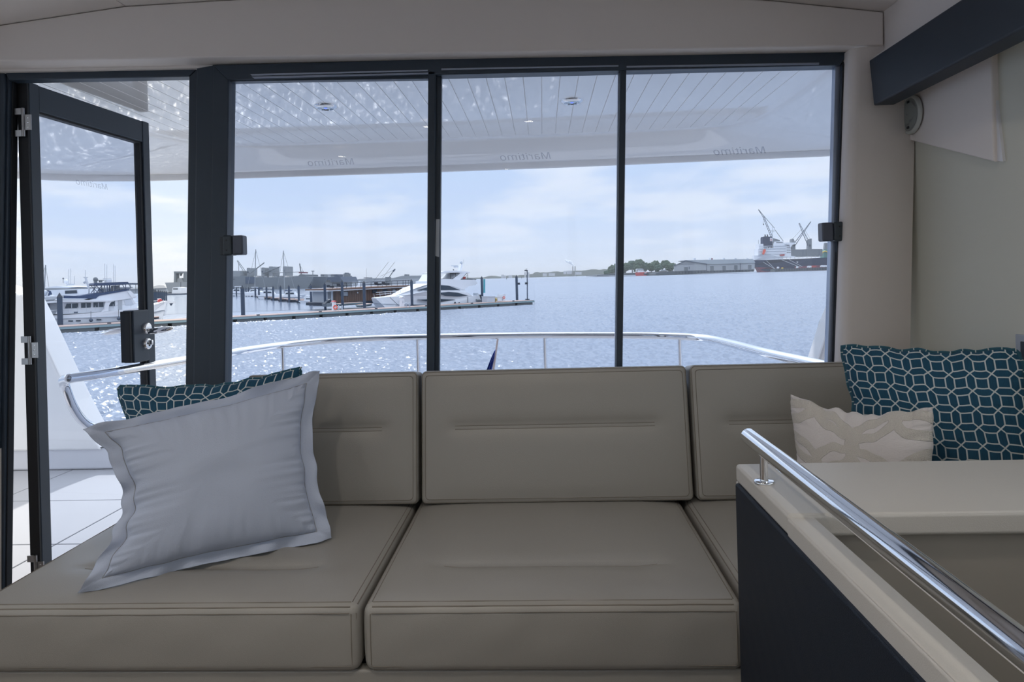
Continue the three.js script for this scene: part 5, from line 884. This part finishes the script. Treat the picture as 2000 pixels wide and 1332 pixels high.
// ---- sheds, silo and distant roofs behind the marina
{
  const v = side(430), t = thing('harbour_shed', 'blue roofed shed right of the grey ship bow', 'shed');
  S(v, t, 'wall', hm.tan, [[602, 556], [612, 546], [652, 547], [652, 560], [600, 562]], 0, 30); S(v, t, 'roof', hm.bluegrey, [[610, 547.5], [620, 541.5], [667, 540.5], [672, 551], [648, 551], [648, 547]], -3, 34); S(v, t, 'side_wall', hm.grey2, [[626, 551.5], [672, 550], [672, 560], [626, 561]], -1, 0);
  const c = thing('container_stack', 'stack of containers on top of the blue roofed shed', 'containers'), v3 = side(440); for (let k = 0; k < 5; k++) S(v3, c, 'container', [hm.grey, hm.grey2, hm.shed, hm.grey, hm.bluegrey][k], rect(626 + k * 6.8, 535.8, 632.4 + k * 6.8, 540.6), 0, 12);
  const s = thing('silo', 'blue grey silo tower right of the containers', 'silo'), v2 = side(480); S(v2, s, 'tower', hm.grey, [[670.5, 534.5], [677, 534], [677, 538.5], [680, 538.5], [680, 560], [670.5, 560]], 0, 10); S(v2, s, 'head_house', hm.bluegrey, rect(671.5, 532.6, 675.5, 534.6), 2, 8);
  const w = thing('long_warehouse', 'long low grey warehouse roof behind the houseboat', 'warehouse'), vw = side(520); S(vw, w, 'roof', hm.grey2, [[686, 550], [700, 545], [725, 543.5], [768, 543], [786, 538.6], [838, 538], [838, 548], [686, 555]], 0, 60); S(vw, w, 'wall', hm.shed, [[690, 549], [838, 543], [838, 556], [690, 562]], -2, 0); S(vw, w, 'roof_vent', hm.grey, rect(787, 535.8, 792, 538.8), 5, 15); S(vw, w, 'roof_vent', hm.grey, rect(711.5, 541.8, 717.5, 543.6), 5, 15);
  const k = thing('mobile_crane', 'thin crane boom standing beyond the houseboat', 'crane'), vc = side(500); Rd(vc, k, 'boom', hm.grey, [758, 545], [770, 526.5], 0.9); Rd(vc, k, 'stay', hm.grey2, [770, 527], [742, 540], 0.3); S(vc, k, 'cab', hm.grey, rect(754, 541, 762, 558), -3, 3); S(vc, k, 'boom_tip', hm.bluegrey, [[767, 528], [771.5, 525], [772, 527], [769, 531]], -0.6, 0.6);
  
  const fb = thing('fishing_boat', 'white fishing boat with slanted outriggers behind the houseboat terrace', 'boat'), vf = side(110); Rd(vf, fb, 'outrigger', hm.grey, [730, 552], [761, 512], 0.3, -0.8); Rd(vf, fb, 'outrigger', hm.grey, [738, 552], [769, 511.5], 0.3, 0.8); S(vf, fb, 'tower_top', hm.grey2, rect(703, 547, 732, 548.4), -1.2, 1.2); S(vf, fb, 'cabin', hm.white, [[700, 562], [704, 548.5], [708, 548.5], [708, 562]], -1, 1); S(vf, fb, 'hull', hm.white, [[690, 560], [790, 556], [785, 586], [695, 588]], -2, 2); S(vf, fb, 'radar', hm.dark, rect(712, 542, 718, 543.4), -0.5, 0.5); Rd(vf, fb, 'antenna', hm.grey2, [715.5, 547], [715.5, 524], 0.25);
  // left: naval ship stern with gantry, tug, quayside sheds
  const n = thing('gantry_ship', 'grey ship stern with a square gantry seen through the door opening', 'ship'), vn = side(330); S(vn, n, 'hull', hm.grey2, [[322, 552], [400, 550], [400, 574], [331, 573], [326, 562]], 0, 18); for (const x of [333, 351.5]) S(vn, n, 'gantry_leg', hm.grey, [[x, 552.5], [x + 0.8, 531], [x + 4.6, 531], [x + 5, 552.5]], 3, 6); S(vn, n, 'gantry_beam', hm.grey, [[333.6, 530], [356, 530], [356.4, 533.6], [333.6, 533.6]], 2.8, 6.2); S(vn, n, 'winch', hm.grey2, [[339, 544], [348, 543], [351, 552], [338, 552]], 3.5, 9); S(vn, n, 'hanging_hook', hm.grey, [[342, 533.6], [346.5, 533.6], [344.5, 539], [343, 539]], 4, 5);
  const tg = thing('tug_boat', 'small white and blue tug below the gantry ship', 'tug'), vt = side(250); S(vt, tg, 'hull', hm.bluegrey, [[326, 573], [364, 573], [362, 580], [330, 580]], -3, 3); S(vt, tg, 'wheelhouse', hm.white, [[343, 561.5], [352, 560.5], [360, 561.5], [360, 573], [341, 573]], -2, 2); S(vt, tg, 'wheelhouse_window', hm.glass, rect(344, 563, 353, 565.2), -2.1, 2.1); Rd(vt, tg, 'mast', hm.dark, [353, 561], [353, 551], 0.4); S(vt, tg, 'bow_fender', hm.dark, [[326, 572], [331, 571], [333, 579], [329, 579]], -2, 2);
  const q = thing('quayside_shed', 'pale quayside shed left of the gantry ship', 'shed'), vq = side(360); S(vq, q, 'wall', hm.shed, [[200, 566], [324, 562], [326, 574], [200, 576]], 0, 20); S(vq, q, 'roof', hm.tan, [[260, 562], [300, 560], [312, 556.5], [322, 557], [326, 562.5], [200, 567], [200, 564]], -1, 22); S(vq, q, 'shed_door', hm.bluegrey, rect(294, 565.5, 301, 573), -0.4, 0);
  const wl = thing('waterfront_terrace', 'low blue waterfront building at the far left behind the trawler', 'building'), vl = side(300); S(vl, wl, 'wall', hm.bluegrey, [[40, 568], [160, 563], [200, 563.5], [200, 576], [40, 582]], 0, 20); S(vl, wl, 'roof', hm.grey2, [[38, 565], [158, 560.5], [202, 561.5], [202, 564], [38, 569]], -1, 22); for (let k2 = 0; k2 < 6; k2++) S(vl, wl, 'window', hm.glass, rect(66 + k2 * 20, 571, 72 + k2 * 20, 574), -0.4, 0);
  const tw = thing('car_park_sign', 'dark sign boards on posts beyond the trawler bow', 'sign'), vs = side(280); S(vs, tw, 'board', hm.bluegrey, rect(250.5, 552.5, 259.5, 556), -0.3, 0.3); S(vs, tw, 'board', hm.bluegrey, rect(260.5, 552.5, 270, 556), -0.3, 0.3); Rd(vs, tw, 'post', hm.grey, [255, 572], [255, 556], 0.5); Rd(vs, tw, 'post', hm.grey, [265, 572], [265, 556], 0.5);
}
// ---- far shore
{
  const v = side(3400), poly = [[640, 545]]; for (let x = 640; x <= 1215; x += 5) poly.push([x, 543 - (x - 900) * 0.03 - clamp((x - 900) / 300, 0, 1) * 6 + 1.6 * n2(x * 0.03, 1) + 0.7 * n2(x * 0.13, 5) - (x > 1040 ? 3 : 0)]); poly.push([1215, 537]); poly.push([640, 554]);
  const t = structGroup('far_shore', 'low wooded shore along the horizon'); S(v, t, 'ridge', hm.ridge, poly, 0, 300);
  const b = thing('waterfront_works', 'pale industrial buildings on the far shore', 'buildings'); for (const [x0, y0, x1, y1] of [[979, 536.5, 984, 542], [985, 538, 988, 542], [993, 537.5, 1000, 542], [1024, 531.5, 1027, 540], [1029, 532, 1034, 540], [1101, 529.5, 1106, 533], [1107, 528.8, 1117, 533], [1060, 534, 1068, 537.5], [1072, 533.5, 1084, 536.5], [1124, 531, 1136, 534]]) S(side(3230), b, 'building', hm.shed, rect(x0, y0, x1, y1 + 2.5), 0, 30);
  const s = thing('power_station', 'two thin power station chimneys on the far shore', 'chimneys'); for (const x of [1118, 1122.4]) { const c = Rd(side(3300), s, 'chimney', hm.concrete, [x + 0.8, 539], [x + 0.8, 520], 1.1, 0, 0.9); }
  const sm = []; for (const [x, y, r] of [[1119, 517.5, 1.8], [1117, 515, 2.4], [1115, 512.6, 2.8], [1112.5, 511, 2.8], [1109.5, 511.5, 2.4], [1107, 510, 2], [1104.5, 508, 1.6]]) { const p = side(3300).p(x, y), m = side(3300).m(x, y), g = new THREE.IcosahedronGeometry(r * m, 3), a = g.attributes.position; for (let i = 0; i < a.count; i++) { const q = new V3().fromBufferAttribute(a, i), f = 1 + 0.3 * n3(q.x * 0.25 + x, q.y * 0.25, q.z * 0.25); a.setXYZ(i, q.x * f + p.x, q.y * f + p.y, q.z * f + p.z); } g.computeVertexNormals(); sm.push(g); }
  const pl = solo('smoke_plume', merge(sm), hm.smoke, 'white smoke drifting left from the far chimneys', 'smoke'); pl.userData.kind = 'stuff';
  const br = thing('breakwater', 'low dark breakwater right of the sport yacht', 'breakwater'); S(side(700), br, 'stones', hm.quay, [[909, 545.6], [915, 543.8], [926, 545], [927, 547], [909, 548.2]], 0, 20);
  for (const [x, y, l] of [[989.5, 544.5, 'small harbour buoy left of the lamp post'], [1019, 542.5, 'small harbour buoy just left of the lamp post']]) { const p = new Vert(atY(x, y + 3, WATER), 1, 0), t2 = thing('harbour_buoy', l, 'buoy'); Ball(p, t2, 'float', hm.white, x, y + 1.8, 1.1, 0, 0.7); Rd(p, t2, 'topmark', hm.dark, [x, y + 1.5], [x, y - 2], 0.5); }
}
// ---- wooded point and houses
{
  const pts = [[1196, 526, 9], [1208, 523, 10], [1222, 521, 9], [1235, 517.5, 10], [1248, 516.5, 11], [1260, 520.5, 9], [1272, 521.5, 9], [1280, 516.5, 8.5], [1286, 524, 8], [1300, 516, 9.5], [1308, 522, 8.5], [1314, 520, 7], [1190, 531, 6], [1184, 533, 5], [1216, 527, 8], [1244, 525, 8]];
  pts.sort((p, q) => p[0] - q[0]);
  for (const [i, [x, y, r]] of pts.entries()) {
    const v = side(1062 + (i * 7 % 16) * 14), t = thing('shore_tree', `dark green tree on the wooded point, ${ORD[i]} from the left`, 'tree', 'trees on the point'), m = v.m(x, y), p = v.p(x, y), g = new THREE.IcosahedronGeometry(r * m, 5), a = g.attributes.position;
    for (let k = 0; k < a.count; k++) { const q = new V3().fromBufferAttribute(a, k), s = 3 / (r * m), f = 0.92 + 0.2 * n3(q.x * s * 0.5 + i, q.y * s * 0.5, q.z * s * 0.5) + 0.14 * n3(q.x * s * 1.6, q.y * s * 1.6 + i, q.z * s * 1.6) + 0.07 * n3(q.x * s * 4, q.y * s * 4, q.z * s * 4 + i); a.setXYZ(k, q.x * f + p.x, q.y * f * 0.9 + p.y, q.z * f + p.z); }
    g.computeVertexNormals(); mesh('crown', g, i % 3 ? hm.leaf : hm.leaf2, t); Rd(v, t, 'trunk', hm.dark, [x, 537.5 - (x - 1180) * 0.022], [x, y], 0.9);
  }
  const l = structGroup('shore_point', 'low bank of the wooded point'); S(side(1010), l, 'bank', hm.quay, [[1166, 537.2], [1200, 534.5], [1320, 529], [1320, 534.5], [1240, 537], [1166, 539.2]], 0, 260);
  for (const [x0, x1, y0, y1, lab] of [[1243, 1257, 524.5, 531, 'pale house with dark roof among the shore trees'], [1290, 1302, 526.5, 532, 'low white house left of the warehouse']]) { const v = side(1030), h = thing('shore_house', lab, 'house'); S(v, h, 'wall', hm.tan, rect(x0, y0 + 2.4, x1, y1), 0, 8); S(v, h, 'roof', hm.roof, [[x0 - 1, y0 + 2.6], [x0 + 2.5, y0], [x1 - 2.5, y0], [x1 + 1, y0 + 2.6]], -0.6, 8.6); for (let k = 0; k < 3; k++) S(v, h, 'window', hm.glass, rect(x0 + 2 + k * 4, y0 + 3.2, x0 + 3.4 + k * 4, y0 + 4.8), -0.2, 0); }
  const tr = thing('red_white_trawler', 'small red and white fishing boat below the shore trees', 'boat'), v = side(991.2); S(v, tr, 'hull', hm.red, [[1240, 532.5], [1264, 531], [1262, 539.5], [1243, 540]], -2, 2); S(v, tr, 'wheelhouse', hm.white, rect(1246, 528.5, 1256, 532.2), -1.5, 1.5); Rd(v, tr, 'mast', hm.dark, [1258, 531], [1258, 524], 0.3);
  const dk2 = thing('work_boat', 'small dark work boat below the shore trees', 'boat'); S(side(885), dk2, 'hull', hm.dark, [[1257, 534], [1265, 533.5], [1263.5, 537], [1258, 537]], -1.5, 1.5); S(side(885), dk2, 'cabin', hm.pale, rect(1259, 531.8, 1262.5, 534), -1, 1);
}
// ---- long quay warehouse with its sign
{
  const q = structGroup('quay', 'dark stone quay below the warehouse and the bulk carrier'); S(side(946.95), q, 'quay_wall', hm.quay, [[1281, 533.5], [1290, 532], [1380, 529], [1473, 526], [1473, 530.4], [1330, 536], [1281, 537.4]], 0, 160); for (let k = 0; k < 25; k++) { const x = 1320 + k * 6.2, y = 530.8 - (x - 1320) * 0.031; S(side(946.065), q, 'timber_fender', hm.dark, rect(x, y, x + 1.4, y + 4), 0, 0.6); }
  const v = side(991.2), t = thing('quay_warehouse', 'long pale blue warehouse with low gabled end and roof vents', 'warehouse');
  S(v, t, 'gable_wall', hm.shed, [[1316.6, 518.5], [1339, 509.5], [1380, 515.6], [1380, 529.5], [1316.6, 532.5]], 0, 2); const wl = S(v, t, 'long_wall', hm.shed, [[1380, 515.6], [1474, 512.7], [1474, 526.7], [1380, 529.5]], 0, 60); S(v, t, 'gable_plinth', hm.quay, [[1316.6, 529.6], [1380, 527.6], [1380, 529.6], [1316.6, 532.6]], -0.4, 0);
  S(v, t, 'roof', hm.roof, [[1339, 508.2], [1470, 505.7], [1475, 513.2], [1400, 516], [1378, 515.6], [1360, 513]], -1.5, 60); S(v, t, 'gable_fascia', hm.bluegrey, [[1315.5, 518.6], [1339, 508.6], [1380, 515], [1380, 516.2], [1339, 510.2], [1315.5, 519.8]], -1.7, -0.1);
  for (const [x0, y0, x1, y1] of [[1336.5, 521.5, 1343.5, 531.5], [1387, 519, 1394, 528.8], [1411, 518.8, 1417.5, 528], [1434, 518, 1440.5, 526.6], [1461, 517, 1467.5, 525.6]]) { const d = S(v, t, 'loading_door', hm.grey, rect(x0, y0, x1, y1), -0.3, 0.2); S(v, d, 'door_frame', hm.pale, rect(x0 - 0.7, y0 - 0.7, x1 + 0.7, y0), -0.4, 0); }
  S(v, t, 'side_door', hm.bluegrey, rect(1345.5, 521, 1347, 526), -0.2, 0.1); for (const x of [1380, 1446]) Rd(v, t, 'downpipe', hm.bluegrey, [x, 515.5 - (x - 1380) * 0.03], [x, 529 - (x - 1380) * 0.03], 0.4, -0.3);
  for (const [x, w] of [[1360, 4], [1392, 7], [1418, 4], [1441, 4], [1464, 4]]) { const k = S(v, t, 'roof_vent', hm.white, rect(x - w / 2, 503.4, x + w / 2, 507.4), 12, 18); S(v, k, 'vent_cowl', w > 6 ? hm.boot : hm.pale, rect(x + w / 2 - 2, 503.6, x + w / 2 + 0.3, 507), 11.6, 18.2); }
  const fo = await new FontLoader().loadAsync('fonts/droid/droid_sans_bold.typeface.json'), sg = mesh('sign_board', new THREE.BoxGeometry(1, 1, 1), hm.shed, t);
  const a = v.p(1323, 516.6), b = v.p(1357, 516.2); sg.geometry = box(a.x, b.x, a.y - 0.55, a.y + 0.85, a.z + 0.05, a.z + 0.15); const tx = new TextGeometry('MARYLAND PORT WAREHOUSE', { font: fo, size: 1, depth: 0.05, curveSegments: 2 }); tx.computeBoundingBox(); const k = (b.x - a.x) * 0.98 / tx.boundingBox.max.x; tx.scale(k, k, 1); tx.translate(a.x + 0.1, a.y - 0.35, a.z + 0.16); mesh('sign_lettering', tx, hm.bluegrey, sg);
}
// ---- bulk carrier
{
  const v = side(1079.7), t = thing('bulk_carrier', 'black hulled bulk carrier with white superstructure at the right', 'ship');
  const tp = (x) => clamp(0.35 + (x - 1474) / 40, 0.35, 1);
  S(v, t, 'hull', hm.hull, [[1474, 508], [1500, 507.5], [1560, 505.5], [1660, 501], [1660, 526], [1520, 529.5], [1489, 530.4], [1484.5, 524.5], [1478.5, 518]], 0, 26, tp);
  S(v, t, 'boot_topping', hm.boot, [[1481, 522], [1499, 522.5], [1520, 522.5], [1580, 519], [1660, 516], [1660, 527], [1520, 530.8], [1487.5, 532.4], [1485, 527]], -0.3, 26.2, tp);
  S(v, t, 'poop_deck', hm.white, [[1476, 498.5], [1510, 497], [1554, 500.5], [1554, 502.5], [1530, 504], [1530, 508], [1476, 508.5]], 1, 25, tp);
  const h = S(v, t, 'accommodation', hm.white, [[1482, 485.5], [1493, 485], [1512, 484], [1512, 475], [1536, 474], [1546, 475], [1546.5, 500], [1510, 500], [1482, 499]], 3, 23);
  for (const y of [480, 485, 490, 495.5]) S(v, h, 'deck_edge', hm.pale, [[1484, y + 0.3], [1536, y - 0.6], [1536, y + 0.5], [1484, y + 1.3]], 2, 3); for (let r = 0; r < 4; r++) for (let k = 0; k < 4; k++) S(v, h, 'cabin_window', hm.glass, rect(1538 + k * 2.1, 478.5 + r * 4.6, 1539 + k * 2.1, 480 + r * 4.6), 2.6, 3);
  S(v, t, 'bridge_wing', hm.white, [[1534, 473.5], [1553.5, 473.8], [1553.5, 476.5], [1548, 478], [1544, 484], [1542, 478], [1534, 477.5]], 0, 26); S(v, t, 'wheelhouse', hm.white, [[1514, 471.5], [1532, 470.5], [1534, 475], [1514, 476]], 5, 21); S(v, t, 'bridge_window', hm.glass, rect(1518, 472.6, 1531, 474), 4.6, 5); S(v, t, 'aft_house', hm.white, [[1484, 476], [1493, 476], [1493, 486], [1484, 487]], 5, 21); Rd(v, t, 'vent_post', hm.pale, [1484.6, 478], [1484.6, 468], 0.7, 8);
  const f = S(v, t, 'funnel', hm.hull, [[1493, 463.5], [1494, 462], [1510.5, 461.5], [1511.2, 463], [1511.2, 482], [1493, 483.5]], 7, 19); for (const x of [1500, 1504.5]) Rd(v, f, 'exhaust_pipe', hm.cap, [x + 0.5, 462], [x - 0.6, 457], 1.1, 13); S(v, f, 'funnel_badge', hm.white, rect(1506.8, 464, 1511, 470.6), 6.6, 7); S(v, f, 'badge_mark', hm.red, [[1507.3, 469.8], [1508.9, 464.8], [1510.5, 469.8], [1509.5, 469.8], [1508.9, 467.6], [1508.3, 469.8]], 6.4, 6.6);
  const m = Rd(v, t, 'signal_mast', hm.pale, [1514, 473], [1513.6, 441.5], 0.9, 12, 0.5); for (const [x0, x1, y] of [[1508.5, 1519, 448.5], [1510, 1518, 451]]) Rd(v, m, 'crosstree', hm.pale, [x0, y], [x1, y - 0.3], 0.5, 12);
  S(v, t, 'lifeboat', hm.orange, [[1488.5, 495.5], [1489.5, 490], [1493, 486.5], [1495.8, 487.5], [1494.4, 492.5], [1491.5, 497.6]], -1, 2); for (const x of [1487, 1495.5]) Rd(v, t, 'launch_frame', hm.pale, [x + 0.5, 497], [x + 3.5, 482.6], 0.5, -0.6); Rd(v, t, 'launch_beam', hm.pale, [1490.5, 482.6], [1499, 482.4], 0.5, -0.6); S(v, t, 'rescue_boat', hm.red, [[1523, 497.6], [1532, 496.2], [1532, 499.4], [1524, 500]], -1, 1.5);
  for (const [x0, x1, y0, y1] of [[1546.5, 1577, 487.5, 501], [1577.5, 1609, 486.6, 500.5]]) { const g = S(v, t, 'cargo_grab_box', hm.grey, rect(x0, y0, x1, y1), 5, 21); S(v, g, 'box_lid', hm.grey2, rect(x0, y0 - 0.7, x1, y0), 4.6, 21.4); S(v, g, 'box_divider', hm.bluegrey, rect(x0 + (x1 - x0) * 0.78, y0 + 0.5, x0 + (x1 - x0) * 0.8, y1), 4.7, 5); }
  for (const [p, lx] of [[[[1550, 467], [1551.5, 465.6], [1554.5, 466], [1557.5, 474], [1558, 488], [1550, 488]], 0], [[[1584, 468], [1586.5, 465.6], [1590, 465.4], [1590, 487.5], [1583, 487.5]], 1]]) { const c = S(v, t, 'deck_crane', hm.grey, p, 9, 17); S(v, c, 'crane_cab', hm.cap, rect(p[0][0] + (lx ? 1 : 4), 477, p[0][0] + (lx ? 3 : 6.5), 481), 8.4, 9); }
  for (const [a, b] of [[[1556.5, 474.5], [1589, 432]], [[1558.5, 479], [1590, 431.4]], [[1584, 480], [1565.6, 434.8]], [[1586, 471], [1567, 434.2]]]) Rd(v, t, 'crane_jib', hm.bluegrey, a, b, 0.65, 12, 0.45);
  for (let k = 0; k < 8; k++) { const s = (k + 0.5) / 8; Rd(v, t, 'jib_lacing', hm.bluegrey, [lerp(1556.5, 1589, s), lerp(474.5, 432, s)], [lerp(1558.5, 1590, s + 0.05), lerp(479, 431.4, s + 0.05)], 0.3, 12); Rd(v, t, 'jib_lacing', hm.bluegrey, [lerp(1584, 1565.6, s), lerp(480, 434.8, s)], [lerp(1586, 1567, s + 0.05), lerp(471, 434.2, s + 0.05)], 0.3, 12); }
  Rd(v, t, 'crane_wire', hm.grey2, [1553, 466], [1571, 447], 0.25, 12); Rd(v, t, 'crane_wire', hm.grey2, [1588, 466], [1578, 448], 0.25, 12); for (let k = 0; k < 12; k++) S(v, t, 'rail_post', hm.pale, rect(1512 + k * 8, 502.5 - k * 0.3, 1512.8 + k * 8, 506.5 - k * 0.3), 0, 0.5);
  for (const [a, b] of [[[1496, 509], [1513, 525.5]], [[1490, 512], [1511, 524.8]], [[1526, 507.5], [1562, 522]], [[1540, 507], [1566, 521]]]) Rd(v, t, 'mooring_line', hm.pale, a, b, 0.4, -2); S(v, t, 'draught_mark', hm.white, [[1555.5, 511], [1559, 511], [1558, 513], [1556.5, 513]], -0.3, 0);
  // dock crane behind the ship
  const k = thing('harbour_crane', 'tall lattice harbour crane jib rising behind the ship funnel', 'crane'), w = side(1168.2), A = [[1508.5, 462], [1491.6, 421.5], [1481.4, 409]], B = [[1505.5, 463], [1489.6, 422.5], [1481, 409.4]];
  for (const l of [A, B]) for (let i = 0; i < 2; i++) Rd(w, k, 'jib_chord', hm.bluegrey, l[i], l[i + 1], 0.5, i ? 0 : 0); for (let i = 0; i < 11; i++) { const s = i / 11; Rd(w, k, 'jib_lacing', hm.bluegrey, [lerp(A[0][0], A[1][0], s), lerp(A[0][1], A[1][1], s)], [lerp(B[0][0], B[1][0], s + 0.06), lerp(B[0][1], B[1][1], s + 0.06)], 0.32); } Rd(w, k, 'backstay', hm.grey2, [1491.6, 421.5], [1513, 446], 0.6); Rd(w, k, 'backstay', hm.grey2, [1513, 448], [1529.5, 470.5], 0.6); Rd(w, k, 'hoist_wire', hm.grey, [1491, 422], [1491, 437], 0.22); S(w, k, 'hook_block', hm.cap, rect(1490.4, 437, 1492, 439.6), -0.5, 0.5); S(w, k, 'crane_house', hm.grey, [[1500, 460], [1528, 468], [1528, 531], [1500, 532]], 12, 22);
  const gc = thing('green_crane', 'green and yellow crane base at the right edge behind the ship', 'crane'), wg = side(1132.8); S(wg, gc, 'body', hm.green, [[1609, 491], [1614, 487], [1660, 490], [1660, 526], [1609, 528]], 0, 14); const arc = []; for (let i = 0; i <= 10; i++) { const an = Math.PI * (0.85 - i / 10 * 0.8); arc.push(wg.p(1612 + 7.5 * Math.cos(an) - 0.5, 498.5 - 7.5 * Math.sin(an), -0.5)); } mesh('yellow_arc', tube(arc, 1.3 * wg.m(1612, 495), 20, 8), hm.yellow, gc); S(wg, gc, 'tower', hm.grey, [[1612, 487], [1613.5, 474], [1618.5, 474], [1620, 487]], 3, 9);
  // right quay with vehicles
  const q = structGroup('quay_east', 'quay along the bulk carrier with parked vehicles'); S(side(1035.45), q, 'quay_wall', hm.quay, [[1513, 525.7], [1660, 520.5], [1660, 526], [1513, 531]], 0, 20); for (let j = 0; j < 22; j++) S(side(1034.74), q, 'timber_fender', hm.dark, rect(1516 + j * 5, 525.9 - j * 0.175, 1517.6 + j * 5, 530 - j * 0.175), 0, 0.4);
  for (const [x, y, w2, m2, l] of [[1520, 523, 4, hm.white, 'white crate on the quay beside the ship stern'], [1528.5, 524.3, 3, hm.yellow, 'small yellow bollard cart on the quay'], [1557.5, 522, 4, hm.white, 'white car on the quay amidships of the carrier'], [1581, 521, 8, hm.white, 'white van on the quay beside the carrier'], [1590, 520.7, 9, hm.red, 'red truck on the quay beside the carrier'], [1609, 520, 13, hm.white, 'white trailer at the right end of the quay']]) { const c = thing('quay_vehicle', l, 'vehicle'); S(side(1040.76), c, 'body', m2, [[x - w2 / 2, y + 1.6], [x - w2 / 2, y - 0.8], [x - w2 / 4, y - 2], [x + w2 / 2, y - 2], [x + w2 / 2, y + 1.6]], 0, 2); S(side(1040.76), c, 'wheel', hm.cap, rect(x - w2 / 3, y + 1, x - w2 / 3 + 1, y + 2), -0.1, 2.1); S(side(1040.76), c, 'wheel', hm.cap, rect(x + w2 / 4, y + 1, x + w2 / 4 + 1, y + 2), -0.1, 2.1); }
}

// =====================================================================  finish: base points, shadows, render
scene.updateMatrixWorld(true);
for (const o of [...scene.children]) {
  if (!(o.isGroup || o.isMesh) || o.position.lengthSq() > 0) continue;
  const b = new THREE.Box3().setFromObject(o), p = new V3((b.min.x + b.max.x) / 2, b.min.y, (b.min.z + b.max.z) / 2);
  if (o.isMesh) { o.geometry.translate(-p.x, -p.y, -p.z); for (const c of o.children) c.position.sub(p); } else for (const c of o.children) c.position.sub(p);
  o.position.copy(p);
}
scene.traverse((o) => { if (o.isMesh) { o.castShadow = true; o.receiveShadow = true; } });
renderer.render(scene, camera);
